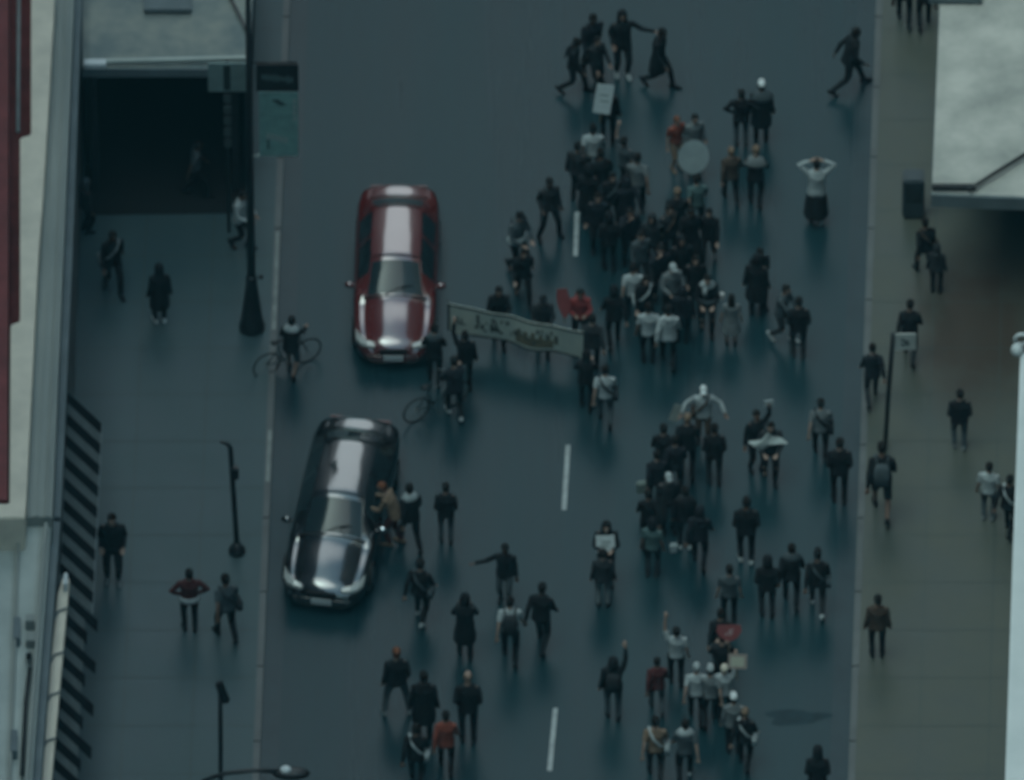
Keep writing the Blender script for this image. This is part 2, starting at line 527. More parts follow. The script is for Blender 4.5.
# ------------------------------------------------------------------ canopies
def canopy(name, label, zt, thick, roofpx, fascia_m, roof_m, posts, walls, extra=None):
    cx = sum(p[0] for p in roofpx) / len(roofpx)
    cy = max(p[1] for p in roofpx)
    o = P(min(max(cx, 100), 1000), cy, zt); o.z = KZ
    t = thing(name, label, 'canopy', o)
    m1 = MB(); pxprism(m1, roofpx, zt - .06, zt, o); m1.v = [Vector((v.x, v.y, v.z - KZ)) for v in m1.v]
    top = m1.build('roof', roof_m, t)
    m1 = MB()
    cen = sum(((P(x, y, zt)) for x, y in roofpx), Vector()) / len(roofpx)
    base = [P(x, y, zt) for x, y in roofpx]
    big = [cen + (p - cen) * 1.012 for p in base]
    m1.prism([(p.x - o.x, p.y - o.y, zt - thick - KZ) for p in big], [(p.x - o.x, p.y - o.y, zt - .062 - KZ) for p in big])
    m1.build('fascia', fascia_m, t)
    for x, y in posts:
        p = P(x, y, KZ); m1 = MB(); q = p - o
        m1.box((q.x, q.y, (zt - thick - KZ) / 2), (.16, .16, zt - thick - KZ)); m1.build('post', DARKP, t)
    for (xa, ya), (xb, yb) in walls:
        p, q = P(xa, ya, zt) - o, P(xb, yb, zt) - o
        m1 = MB(); h = zt - thick - KZ - .01
        m1.bar((p.x, p.y, h / 2), (q.x, q.y, h / 2), .12, h); m1.build('shading_wall', DARKP, t)
    return t, o
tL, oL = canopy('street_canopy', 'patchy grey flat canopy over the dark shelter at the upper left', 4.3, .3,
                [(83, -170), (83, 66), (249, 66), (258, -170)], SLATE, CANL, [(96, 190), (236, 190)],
                [((86, -165), (86, 30)), ((252, -165), (246, 50)), ((88, -150), (252, -150))])  # dark walls added so the space under this canopy stays dark
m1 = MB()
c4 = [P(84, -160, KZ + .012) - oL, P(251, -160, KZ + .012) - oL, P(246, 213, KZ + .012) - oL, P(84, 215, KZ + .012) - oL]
m1.prism([(v.x, v.y, .006) for v in c4], [(v.x, v.y, .014) for v in c4]); m1.build('floor_shade', mat('floor_shade_black', (.006, .007, .008), .95), tL)  # black sheet that paints the deep shade on the shelter floor
# lip, hatch and seams on that canopy
m1 = MB(); m1.box(P(95, 64, 4.36) - oL, (.5, .22, .16)); m1.build('pale_lip', WHITEP, tL, bevel=.02)
m1 = MB(); m1.bar(P(84, 62, 4.35) - oL, P(249, 58, 4.35) - oL, .10, .09); m1.build('edge_trim', GREYR, tL)
m1 = MB(); m1.bar(P(222, -20, 4.34) - oL, P(249, 34, 4.34) - oL, .06, .05); m1.build('roof_cable', BLACKM, tL)
m1 = MB(); m1.box(P(168, -2, 4.35) - oL, (1.1, .9, .10)); m1.build('hatch', SLATE, tL, bevel=.02)

tR, oR = canopy('stained_canopy', 'pale flat canopy with dark stains at the upper right corner', 3.5, .42,
                [(941, -170), (940, 0), (932, 191), (1066, 196), (1066, -170)], SLATE, CANR, [(1050, 284)],
                [((1010, 96), (1064, 96)), ((1062, -160), (1062, 190))])
m1 = MB(); m1.tube([P(968, 190, 3.56) - oR, P(998, 171, 3.58) - oR, P(1040, 145, 3.56) - oR], .045); m1.build('roof_cable', BLACKM, tR, smooth=True)
m1 = MB(); m1.box(P(954, 187, 3.55) - oR, (1.0, .12, .10)); m1.build('drain_lip', DARKP, tR)
m1 = MB(); m1.box(P(955, -4, 3.56) - oR, (1.2, .35, .14)); m1.build('roof_block', SLATE, tR)
# white roof at the right edge
o = P(1016, 560, 4.2); o.z = KZ
t = thing('white_canopy', 'smooth white roof with a rounded end knob along the right edge', 'canopy', o)
def pz(mb, pts, z0, z1, mi=0):
    pxprism(mb, pts, z0, z1, o, mi); 
m1 = MB(); pz(m1, [(1020.5, 347), (1012.5, 560), (1004.5, 800), (1002, 880), (1066, 880), (1066, 347)], 3.75, 4.2); m1.v = [Vector((v.x, v.y, v.z - KZ)) for v in m1.v]; m1.build('roof', WHITEP, t, bevel=.04)
m1 = MB(); c = P(1017.5, 345.5, 4.25) - o; m1.sph((c.x, c.y, c.z - KZ), (.15, .15, .16), 14, 9); m1.build('knob', WHITEP, t, smooth=True)
m1 = MB(); c = P(1022, 335, 4.3) - o
m1.tube([(c.x + .15 * math.cos(a), c.y, c.z - KZ + .15 * math.sin(a)) for a in [2 * math.pi * k / 16 for k in range(17)]], .045, 6); m1.build('ring', WHITEP, t, smooth=True)
m1 = MB()
for y in (430, 700, 860):
    p = P(1050, y, 4.2) - o; m1.box((p.x, p.y, 1.8), (.3, .3, 3.6))
m1.build('support', WALLM, t)

# ------------------------------------------------------------------ street furniture
def lathe(mb, prof, seg=14, c=(0, 0)):
    mb.ell([(c[0], c[1], z, r, r) for z, r in prof], seg)

# tall lamp post with banner
b = P(252, 328, KZ)
t = thing('lamp_post', 'tall black lamp post with a flared base and two hanging panels', 'lamp post', b)
m1 = MB(); lathe(m1, [(0, .30), (.12, .30), (.3, .25), (1.1, .16), (1.5, .12), (1.55, .14), (1.65, .11)]); m1.build('base', BLACKM, t, smooth=True)
m1 = MB(); lathe(m1, [(1.64, .095), (6, .08), (11.2, .055)]); m1.build('pole', BLACKM, t, smooth=True)
m1 = MB(); m1.tube([(0, 0, 11.1), (.5, 0, 11.8), (1.6, 0, 12.1), (2.6, 0, 12.05)], .045); m1.build('lamp_arm', BLACKM, t, smooth=True)
m1 = MB(); m1.sph((2.9, 0, 12.02), (.42, .16, .09)); m1.build('lamp_head', BLACKM, t, smooth=True)
def zof(py, base):   # height whose image row is py, above the point base
    return (base - py) / (44 * CT)
z1, z2, z3 = zof(66, 328), zof(92, 328), zof(156, 328)
m1 = MB(); m1.box((.64, -.03, (z1 + z2) / 2), (.96, .07, z1 - z2)); hb = m1.build('name_plate', BLACKM, t, bevel=.01)
m1 = MB()
random.seed(3)
for k in range(9):   # lettering too blurred to read in the photo: pale strokes of the same extent
    m1.box((.32 + k * .08, -.072, (z1 + z2) / 2 + .05 - .012 * k), (.05, .006, .12 + .12 * random.random()))
m1.build('lettering', mat('letter_teal', (.10, .15, .15), .6), hb)
m1 = MB(); m1.box((.66, -.03, (z2 + z3) / 2 - .01), (.88, .05, z2 - z3 - .06)); bn = m1.build('banner', TEAL, t, bevel=.008)
m1 = MB()
for k in range(3):
    m1.box((.60 + .07 * k, -.058, z2 - .28 - .06 * k), (.16, .006, .05))
for k in range(3):
    m1.box((.42, -.058, z3 + .28 + .1 * k), (.05, .006, .07))
m1.build('printed_marks', mat('dark_print', (.02, .035, .035), .7), bn)
m1 = MB()
for k in range(5):
    m1.box((.42 + .1 * k, -.058, z3 + .62 - .03 * k), (.07, .006, .18))
for k in range(4):
    m1.box((1.02, -.058, z2 - .3 - .18 * k), (.07, .006, .13))
m1.build('printed_marks', PALEM, bn)
m1 = MB(); m1.tube([(0, -.03, z3 + .0), (1.1, -.03, z3)], .022); m1.sph((.2, -.03, z3), .05); m1.sph((1.02, -.03, z3), .045); m1.build('banner_arm', PALEM, t, smooth=True)
m1 = MB(); m1.tube([(0, -.03, z1 + .04), (1.1, -.03, z1 + .04)], .022); m1.build('banner_arm', BLACKM, t, smooth=True)
m1 = MB(); m1.sph((.22, 0, zof(277, 328)), .06); m1.build('socket_box', BLACKM, t, smooth=True)

# small blade sign under the patchy canopy
b = P(229, 232, KZ)
t = thing('sign_post', 'slim post with a square grey green sign at the corner of the patchy canopy', 'sign', b)
zt = zof(62, 232); zb = zof(90, 232)
m1 = MB(); m1.tube([(0, 0, 0), (0, 0, zt)], .035); m1.build('pole', BLACKM, t, smooth=True)
m1 = MB(); m1.box((0, -.06, (zt + zb) / 2), (.86, .06, zt - zb)); s_ = m1.build('sign_panel', mat('sign_grey_green', (.18, .25, .245), .6, var=.15), t, bevel=.01)
m1 = MB(); m1.box((.0, -.093, (zt + zb) / 2), (.16, .006, zt - zb - .12)); m1.build('dark_band', mat('dark_print', (.02, .035, .035), .7), s_)
m1 = MB()
for k in range(5):
    m1.box((0, -.045, zof(98 + k * 11, 232)), (.17, .02, .24))
m1.build('hanging_strip', mat('dim_strip', (.055, .075, .075), .7), t)

# short signal post
b = P(237, 552, KZ)
t = thing('signal_post', 'thin dark post with a round foot standing alone on the left pavement', 'post', b)
m1 = MB(); lathe(m1, [(0, .19), (.08, .19), (.16, .14), (.3, .07)]); m1.build('foot', BLACKM, t, smooth=True)
m1 = MB(); m1.tube([(0, 0, .2), (-.06, 0, 1.8), (-.12, 0, 3.25), (-.2, -.02, 3.36), (-.34, -.04, 3.45)], [.062, .06, .055, .04, .03]); m1.build('pole', BLACKM, t, smooth=True)
m1 = MB(); m1.box((-.02, -.07, 2.52), (.17, .16, .36)); m1.build('push_button_box', BLACKM, t, bevel=.03)

# post at the lower left, foot outside the frame
b = P(221, 806, KZ)
t = thing('meter_post', 'thin dark post with a slanted head at the bottom of the left pavement', 'post', b)
zt = zof(686, 806)
m1 = MB(); lathe(m1, [(0, .17), (.1, .15), (.2, .06)]); m1.build('foot', BLACKM, t, smooth=True)
m1 = MB(); m1.tube([(0, 0, .1), (.02, 0, zt)], .05); m1.build('pole', BLACKM, t, smooth=True)
m1 = MB(); m1.bar((-.02, 0, zt + .1), (.16, -.08, zt - .45), .16, .16); m1.build('head', BLACKM, t, bevel=.03)

# lamp arm that reaches in at the bottom
b = P(196, 1010, KZ)
t = thing('curved_lamp', 'curved arm of a street lamp with a head with a painted highlight at the bottom edge', 'street lamp', b)
zt = zof(778, 1010)
m1 = MB(); lathe(m1, [(0, .2), (.4, .16), (.5, .09), (zt - .4, .07)]); m1.build('pole', BLACKM, t, smooth=True)
m1 = MB(); m1.tube([(0, 0, zt - .45), (.25, 0, zt - .18), (.7, 0, zt + .04), (1.3, 0, zt + .14), (1.85, 0, zt + .10)], .05); m1.build('arm', BLACKM, t, smooth=True)
m1 = MB(); m1.sph((2.15, 0, zt + .04), (.42, .17, .13), 14, 9); m1.build('lamp_head', BLACKM, t, smooth=True)
m1 = MB(); m1.sph((2.03, -.02, zt + .17), (.13, .11, .09)); m1.build('painted_highlight', WHITEP, t, smooth=True)  # white blob standing in for the bright highlight on the lamp head

# sign pole on the right pavement
b = P(885, 449, KZ)
t = thing('pole_sign', 'square white sign high on a thin dark pole on the right pavement', 'sign', b)
zt = zof(334, 449)
m1 = MB(); m1.tube([(0, 0, 0), (.06, 0, zt * .5), (.14, 0, zt)], .055); m1.build('pole', BLACKM, t, smooth=True)
m1 = MB(); m1.box((.42, -.02, zof(341.5, 449)), (.48, .04, .50)); s_ = m1.build('sign_panel', mat('sign_white', (.40, .43, .41), .6, var=.12, scale=4), t, bevel=.01)
m1 = MB(); zz = zof(341.5, 449)
for dx, dz in ((-.06, .06), (.02, .02), (-.05, -.08), (.05, -.06)):
    m1.box((.42 + dx, -.045, zz + dz), (.08, .008, .06))
m1.build('printed_marks', mat('dark_print', (.02, .035, .035), .7), s_)

# dark box beside the stained canopy
b = P(913, 213, KZ)
t = thing('newspaper_box', 'dark blue grey street box against the corner of the stained canopy', 'newspaper box', b)
NB = mat('dark_box', (.030, .045, .052), .5, var=.2)
m1 = MB(); m1.box((0, 0, .62), (.50, .46, 1.14)); m1.build('cabinet', NB, t, bevel=.04)
m1 = MB(); m1.box((0, -.245, .78), (.36, .02, .5)); m1.build('door', mat('box_window', (.02, .03, .034), .2), t, bevel=.01)
m1 = MB(); m1.box((0, 0, .03), (.42, .38, .06)); m1.build('foot', BLACKM, t)
# ------------------------------------------------------------------ cars
GLASS = mat('car_glass', (0.016, 0.028, 0.033), 0.10, spec=0.36)
TYRE = mat('tyre_rubber', (0.012, 0.012, 0.012), 0.85)
RIMM = mat('wheel_alloy', (0.25, 0.26, 0.27), 0.35, metal=0.8)
LAMPM = mat('headlamp_glass', (0.42, 0.44, 0.42), 0.12, spec=0.8)
TAILM = mat('tail_lamp', (0.06, 0.008, 0.008), 0.2)
PLATE = mat('number_plate', (0.50, 0.54, 0.54), 0.5)
CHROME = mat('chrome', (0.65, 0.67, 0.68), 0.12, metal=1.0)
RUB = mat('black_trim', (0.012, 0.013, 0.014), 0.6)

def interp(tab, y):
    for a, b in zip(tab, tab[1:]):
        if y <= b[0]:
            t = (y - a[0]) / (b[0] - a[0])
            return [p + (q - p) * t for p, q in zip(a, b)]
    return list(tab[-1])

#       y    ztop  wr    zbelt wb    wmax
STN = [(0.00, .56, .40, .52, .46, .52),
       (0.05, .66, .50, .62, .60, .67),
       (0.22, .76, .61, .71, .74, .82),
       (0.70, .87, .67, .79, .82, .905),
       (1.38, .95, .68, .86, .85, .93),
       (2.24, 1.42, .55, .90, .86, .935),
       (3.00, 1.46, .565, .91, .865, .935),
       (3.95, 1.40, .545, .92, .86, .93),
       (4.56, 1.07, .64, .92, .84, .92),
       (4.98, 1.03, .62, .89, .76, .855),
       (5.12, .97, .55, .84, .67, .77),
       (5.20, .82, .42, .74, .54, .62)]

def make_car(label, px, py, yaw, paint, scale, right_mirror):
    b = P(px, py, 0)
    t = thing('parked_car', label, 'car', b, yaw)
    t.scale = (scale,) * 3
    ys = [0, .02, .05, .1, .16, .22, .32] + [.45 + .13 * k for k in range(8)] + [1.45 + .1 * k for k in range(34)] + [4.86, 4.94, 5.0, 5.06, 5.12, 5.16, 5.2]
    S = [interp(STN, y) for y in ys]
    for _ in range(2):
        S = [S[0]] + [[(a + 2 * q + c) / 4 for a, q, c in zip(S[k - 1], S[k], S[k + 1])] for k in range(1, len(S) - 1)] + [S[-1]]
    def half(s):
        y, zt, wr, zb, wb, wm = s
        crown = .17 if .3 < y < 1.45 else .095
        pts = []
        for f in (0, .2, .4, .6, .78, .92, 1.0):
            x = wr * f
            pts.append((x, zt - crown * f ** 2.2))
        zr = pts[-1][1]
        zb_ = min(zb, zr - .015)
        for f in (.33, .66, 1.0):
            pts.append((wr + (wb - wr) * f, zr + (zb_ - zr) * f + .012 * math.sin(math.pi * f)))
        pts += [((wb + wm) / 2 + .012, zb_ - .05), (wm, zb_ * .80), (wm + .005, zb_ * .62), (wm - .01, .42), (wm - .03, .27), (wm - .12, .19)]
        return pts
    rings = []
    for s in S:
        h = half(s)
        rings.append([Vector((-x, s[0], z)) for x, z in h[::-1]] + [Vector((x, s[0], z)) for x, z in h[1:]])
    n = len(rings[0]); mid = (n - 1) // 2
    body, ws, rw = MB(), MB(), MB()
    sides = {}
    def put(mb, q, lift=0.0):
        mb.face(q)
    for k in range(len(rings) - 1):
        yc = (ys[k] + ys[k + 1]) / 2
        for j in range(n - 1):
            q = [rings[k][j], rings[k][j + 1], rings[k + 1][j + 1], rings[k + 1][j]]
            a = min(abs(j - mid), abs(j + 1 - mid))      # 0.. distance from the crown
            if a < 6 and 1.46 < yc < 2.2:
                put(ws, q) if a < 5 else put(body, q)
            elif a < 6 and 4.02 < yc < 4.5:
                put(rw, q) if a < 5 else put(body, q)
            elif 6 <= a < 9 and (1.9 < yc < 2.95 or 3.07 < yc < 3.85):
                key = ('l' if j < mid else 'r', 0 if yc < 3 else 1)
                put(sides.setdefault(key, MB()), q)
            else:
                put(body, q)
    # close the ends and the floor
    for r, rev in ((rings[0], False), (rings[-1], True)):
        body.face(r[::-1] if rev else r)
    for k in range(len(rings) - 1):
        body.face([rings[k][0], rings[k + 1][0], rings[k + 1][-1], rings[k][-1]])
    def weld(mb, name, m):
        o = mb.build(name, m, t, smooth=True)
        bm = bmesh.new(); bm.from_mesh(o.data)
        bmesh.ops.remove_doubles(bm, verts=bm.verts, dist=.001)
        bmesh.ops.recalc_face_normals(bm, faces=bm.faces)
        bm.to_mesh(o.data); bm.free()
        for p in o.data.polygons: p.use_smooth = True
        return o
    bo = weld(body, 'body', paint)
    for s, m in ((ws, 'windshield'), (rw, 'rear_window')):
        weld(s, m, GLASS)
    for s in sides.values():
        weld(s, 'side_window', GLASS)
    # seams: hood edge, trunk edge, cowl, roof line
    def across(y, wdt):
        s = interp(STN, y)
        return [(s[2] * f, y, s[1] - .075 * abs(f) ** 2.2 + .004) for f in [-wdt + 2 * wdt * k / 12 for k in range(13)]]
    m1 = MB(); m1.tube(across(1.40, 1.05), .022, 5); m1.build('panel_seam', RUB, t)
    m1 = MB(); m1.tube(across(4.60, 1.0), .014, 5); m1.build('panel_seam', RUB, t)
    m1 = MB(); m1.tube(across(2.27, .96), .011, 5); m1.build('panel_seam', RUB, t)
    m1 = MB(); m1.tube(across(3.93, .96), .011, 5); m1.build('panel_seam', RUB, t)
    for sx in (-1, 1):
        m1 = MB()
        m1.tube([(sx * .25, 1.40, .97), (sx * .05 + .1, 1.55, 1.06), (sx * .05 + .35, 1.62, 1.10)], .010, 5)
        m1.build('wiper', RUB, t)
        m1 = MB()
        m1.sph((sx * 1.02, 1.72, .98), (.12, .075, .085), 12, 8)
        m1.tube([(sx * .88, 1.74, .92), (sx * .98, 1.74, .95)], .025, 6)
        m1.build('mirror', CHROME if (sx == right_mirror) else paint, t, smooth=True)
        m1 = MB()     # wrap-around headlamp
        m1.rings([[(sx * .42, .03, .60), (sx * .42, .03, .69), (sx * .42, .10, .735), (sx * .42, .10, .60)],
                  [(sx * .60, .055, .60), (sx * .60, .055, .70), (sx * .60, .17, .765), (sx * .60, .17, .60)],
                  [(sx * .745, .12, .61), (sx * .745, .12, .70), (sx * .76, .34, .79), (sx * .76, .34, .61)],
                  [(sx * .845, .28, .62), (sx * .845, .28, .70), (sx * .855, .54, .80), (sx * .855, .54, .62)]])
        m1.build('headlight', LAMPM, t, bevel=.012)
        m1 = MB(); m1.box((sx * .50, 5.15, .80), (.30, .09, .14)); m1.build('tail_light', TAILM, t, bevel=.02)
        for yy in (.95, 4.15):
            m1 = MB()
            c = Vector((sx * .845, yy, .335))
            prof = [(.0, .30), (-.10, .305), (-.115, .33), (-.10, .335)]
            rs = []
            for dx, r in ((-.11, .20), (-.115, .29), (-.09, .335), (.07, .335), (.10, .30), (.10, .20)):
                rs.append([c + Vector((sx * dx, r * math.cos(2 * math.pi * k / 22), r * math.sin(2 * math.pi * k / 22))) for k in range(22)])
            m1.rings(rs)
            wh = m1.build('wheel', TYRE, t, smooth=True)
            m1 = MB()
            rs = []
            for dx, r in ((.095, .215), (.108, .20), (.100, .07), (.112, .03)):
                rs.append([c + Vector((sx * dx, r * math.cos(2 * math.pi * k / 22), r * math.sin(2 * math.pi * k / 22))) for k in range(22)])
            m1.rings(rs); m1.build('rim', RIMM, wh, smooth=True)
    m1 = MB(); m1.box((0, .0, .56), (.62, .06, .14)); m1.build('grille', RUB, t, bevel=.02)
    m1 = MB(); m1.box((0, .04, .36), (1.06, .10, .20)); m1.build('bumper', paint, t, bevel=.05)
    m1 = MB(); m1.box((0, -.05, .40), (.44, .025, .15)); m1.build('number_plate', PLATE, t, bevel=.006)
    return t
REDP = mat('dark_red_paint', (0.115, 0.014, 0.013), 0.25, spec=0.3, coat=1.0)
BLKP = mat('black_paint', (0.007, 0.008, 0.010), 0.22, spec=0.15, coat=1.0)
make_car('dark red sedan on the wet street beside the banner, the upper of the two cars', 393.5, 370, math.radians(-1.2), REDP, 1.02, 0)
make_car('glossy black sedan turned slightly, below the dark red sedan', 321.5, 614, math.radians(-9.0), BLKP, 1.07, 1)

# ------------------------------------------------------------------ bicycles
BIKEF = mat('bike_frame', (0.055, 0.075, 0.078), 0.4)
BIKEP = mat('bike_pale', (0.16, 0.19, 0.19), 0.4)
def make_bike():
    t = bpy.data.objects.new('bicycle', None); COL.objects.link(t)
    for y in (-.52, .53):
        m1 = MB()
        m1.tube([(0, y + .335 * math.cos(2 * math.pi * k / 28), .345 + .335 * math.sin(2 * math.pi * k / 28)) for k in range(29)], .022, 6)
        wh = m1.build('wheel', TYRE, t, smooth=True)
        m1 = MB()
        for k in range(14):
            a = 2 * math.pi * k / 14
            m1.tube([(0, y, .345), (0, y + .32 * math.cos(a), .345 + .32 * math.sin(a))], .004, 4)
        m1.tube([(-.05, y, .345), (.05, y, .345)], .025, 6)
        m1.build('spokes', BIKEP, wh)
    m1 = MB()
    bbk, seat, head, fr, rr = (0, -.08, .29), (0, -.22, .80), (0, .34, .82), (0, .53, .345), (0, -.52, .345)
    for a, b_ in ((bbk, seat), (seat, head), (bbk, (0, .37, .72)), (bbk, rr), (rr, (0, -.20, .74)), ((0, .37, .72), fr), (head, (0, .37, .72))):
        m1.tube([a, b_], .020, 6)
    m1.tube([(.0, -.08, .29), (.11, -.08, .29), (.11, -.02, .13), (.2, -.02, .13)], .014, 5)
    m1.tube([(.0, -.08, .29), (-.11, -.08, .29), (-.11, -.14, .45), (-.2, -.14, .45)], .014, 5)
    m1.build('frame', BIKEF, t, smooth=True)
    m1 = MB(); m1.tube([(0, .34, .80), (0, .33, .97)], .016, 6); m1.tube([(-.30, .24, 1.0), (-.22, .36, 1.0), (.22, .36, 1.0), (.30, .24, 1.0)], .015, 6)
    m1.build('handlebar', BIKEP, t, smooth=True)
    m1 = MB(); m1.tube([(0, -.22, .78), (0, -.24, .93)], .014, 6); m1.build('seat_post', BIKEP, t)
    m1 = MB(); m1.tube([(0, -.38, .95), (0, -.28, .955), (0, -.10, .95)], [(.085, .03), (.07, .03), (.02, .02)], 8); m1.build('saddle', RUB, t, smooth=True)
    return t
bike = make_bike()
def place_bike(px, py, rz, label, first=[True]):
    o = bike if first[0] else copy_tree(bike)
    first[0] = False
    o.location = P(px, py, 0.004)
    o.rotation_euler = (0, 0, rz)
    tag(o, label, 'bicycle', 'bicycles in the march')
    return o
place_bike(287, 369, math.radians(-62), 'grey bicycle pushed across the left kerb below the tall lamp post')
place_bike(436, 413, math.radians(-58), 'dark bicycle pushed by a marcher just below the left end of the banner')

# ------------------------------------------------------------------ banner
BNR = mat('banner_cloth', (0.44, 0.475, 0.41), 0.85, col2=(0.33, 0.38, 0.35), scale=2.0)
bl, br = P(448, 345.5, 0), P(583, 375, 0)
o = (bl + br) / 2
t = thing('march_banner', 'long grey banner with dark borders and brown lettering carried across the street', 'banner', o)
m1 = MB(); m2 = MB()
NB_ = 26
def bpt(s, v, dn=0):
    p = bl.lerp(br, s) - o
    d = (br - bl).normalized(); nrm = Vector((d.y, -d.x, 0))
    wob = .014 * math.sin(s * 9 + 1) + .015 * math.sin(s * 23)
    sag = -.02 * math.sin(math.pi * s) + .012 * math.sin(s * 17)
    return p + nrm * (wob + dn + .05 * (1 - v) * math.sin(s * 13)) + Vector((0, 0, .50 + sag + v * .84))
fr_ = [[bpt(k / NB_, v, .012) for k in range(NB_ + 1)] for v in [j / 6 for j in range(7)]]
bk_ = [[bpt(k / NB_, v, -.012) for k in range(NB_ + 1)] for v in [j / 6 for j in range(7)]]
for j in range(6):
    for k in range(NB_):
        m1.face([fr_[j][k], fr_[j][k + 1], fr_[j + 1][k + 1], fr_[j + 1][k]])
        m1.face([bk_[j][k + 1], bk_[j][k], bk_[j + 1][k], bk_[j + 1][k + 1]])
for k in range(NB_):
    m1.face([fr_[0][k], bk_[0][k], bk_[0][k + 1], fr_[0][k + 1]]); m1.face([fr_[6][k + 1], bk_[6][k + 1], bk_[6][k], fr_[6][k]])
for j in range(6):
    m1.face([fr_[j][0], fr_[j + 1][0], bk_[j + 1][0], bk_[j][0]]); m1.face([fr_[j + 1][-1], fr_[j][-1], bk_[j][-1], bk_[j + 1][-1]])
m1.build('cloth', BNR, t, smooth=True)
BORD = mat('banner_border', (0.022, 0.028, 0.030), 0.85)
LETT = mat('banner_dark_paint', (0.075, 0.088, 0.078), 0.85, var=.5, scale=9)
m1 = MB()
def bquad(mb, s0, s1, v0, v1, dn=.017):
    n = max(1, int((s1 - s0) * 30))
    for k in range(n):
        a, b_ = s0 + (s1 - s0) * k / n, s0 + (s1 - s0) * (k + 1) / n
        mb.face([bpt(a, v0, dn), bpt(b_, v0, dn), bpt(b_, v1, dn), bpt(a, v1, dn)])
bquad(m1, 0, 1, .92, 1.0); bquad(m1, .0, .018, 0, .92); bquad(m1, .13, .98, 0, .07)
m1.build('dark_border', BORD, t)
m1 = MB()
random.seed(11)
BRN = mat('banner_brown', (0.13, 0.115, 0.075), 0.85, var=.4, scale=8)
bquad(m1, .50, .78, .14, .46, .018)
for k in range(6):     # blurred lettering: brown and dark strokes where the photo shows them
    s0 = .51 + .055 * k
    bquad(m1, s0, s0 + .03, .3, .56 + .1 * random.random(), .020)
m1.build('brown_lettering', BRN, t)
m1 = MB()
for k in range(44):      # painted words are too blurred to read in the photo: short dabs over the same extent
    s0 = .20 + .62 * random.random()
    v0 = .20 + .48 * random.random()
    bquad(m1, s0, s0 + .008 + .022 * random.random(), v0, min(.86, v0 + .05 + .14 * random.random()), .020 + .00006 * k)
bquad(m1, .07, .085, .40, .62, .02); bquad(m1, .10, .115, .36, .58, .02); bquad(m1, .075, .14, .36, .41, .021)
m1.build('dark_lettering', LETT, t)
for s in (.0, .5, 1.0):
    m1 = MB()
    m1.tube([bpt(s, 0, -.03), bpt(s, 1.06, -.03)], .016, 6)
    m1.build('pole', RUB, t)
# ------------------------------------------------------------------ people
SKIN = [mat('skin_light', (0.30, 0.205, 0.16), 0.6), mat('skin_mid', (0.18, 0.11, 0.08), 0.6), mat('skin_dark', (0.060, 0.037, 0.028), 0.6)]
EYE = mat('eye_dark', (0.02, 0.015, 0.015), 0.4)
CL = dict(black=(.010, .011, .013), ink=(.014, .017, .022), charcoal=(.026, .029, .032), navy=(.014, .022, .036), slate=(.062, .078, .086),
          grey=(.14, .16, .165), lgrey=(.34, .385, .39), white=(.62, .67, .67), cream=(.55, .51, .42), red=(.24, .046, .044), rust=(.20, .052, .034),
          wine=(.075, .020, .020), brown=(.060, .042, .032), tan=(.19, .135, .095), olive=(.045, .050, .032), denim=(.038, .056, .075), teal=(.075, .125, .125),
          orange=(.16, .060, .030), hair=(.012, .010, .009), pink=(.27, .14, .12))
def cloth(n):
    return mat('cloth_' + n, CL[n], 0.88, spec=0.25, var=0.22, scale=7)

# hand targets: (outward x, forward y, height z), pole: direction the elbow points
HANG = ((.27, .03, .80), (0, -1, 0))
FWD = ((.24, .26, .90), (.2, -1, -.2))
BACK = ((.26, -.24, .88), (.2, -1, .1))
HIP = ((.19, .05, 1.02), (1, -.3, 0))
CHEST = ((.12, .36, 1.20), (.5, -.2, -1))
LOW = ((.13, .34, 1.02), (.5, -.3, -.6))
UP = ((.24, .14, 1.98), (.8, .3, .1))
UPH = ((.14, .26, 1.86), (.9, .2, -.2))
OUT = ((.64, .14, 1.20), (.2, -.4, -1))
SIDE = ((.50, .14, 1.02), (.6, -.6, -.2))
FACE = ((.06, .30, 1.56), (.6, .1, -1))
POCK = ((.20, .10, .93), (.25, -1, 0))
REACH = ((.20, .52, 1.10), (.3, -.2, -1))
POSES = {  # stride, lean, left hand, right hand, head forward tilt
    'stand': (0.0, .02, HANG, HANG, .02), 'stand_pockets': (.04, .02, POCK, POCK, .03),
    'walk': (.24, .05, BACK, FWD, .03), 'walk_other': (-.24, .05, FWD, BACK, .03),
    'stride': (.31, .08, BACK, FWD, .04), 'stride_other': (-.30, .08, FWD, BACK, .04), 'straddle': (.0, .03, HANG, POCK, .02),
    'akimbo': (.03, .0, HIP, HIP, .0), 'hold': (.10, .04, CHEST, CHEST, .05), 'carry_low': (.16, .06, LOW, LOW, .06),
    'raise_right': (.06, .0, HANG, UP, -.02), 'raise_left': (.08, .0, UP, HANG, -.02), 'raise_both': (.04, .0, UPH, UPH, -.02),
    'hands_head': (.06, .02, ((.13, .03, 1.70), (1, .1, .1)), ((.13, .03, 1.70), (1, .1, .1)), .02),
    'arm_out_left': (.05, .0, OUT, POCK, .0), 'arm_out_right': (.1, .0, HANG, OUT, .0), 'arms_wide': (.06, .0, SIDE, SIDE, .02),
    'phone': (.05, .03, POCK, FACE, .08), 'run': (.40, .26, BACK, FWD, .0), 'lean': (.10, .42, REACH, REACH, .05),
    'push': (.22, .12, LOW, REACH, .04),
}

def ik(a, target, l1, l2, pole):
    d = target - a
    L = min(d.length, (l1 + l2) * .985)
    d.normalize()
    c = (l1 * l1 + L * L - l2 * l2) / (2 * l1 * L)
    s = math.sqrt(max(0, 1 - c * c))
    p = pole - d * pole.dot(d)
    p = p.normalized() if p.length > 1e-4 else Vector((0, 1, 0))
    return a + d * l1 * c + p * l1 * s, a + d * L

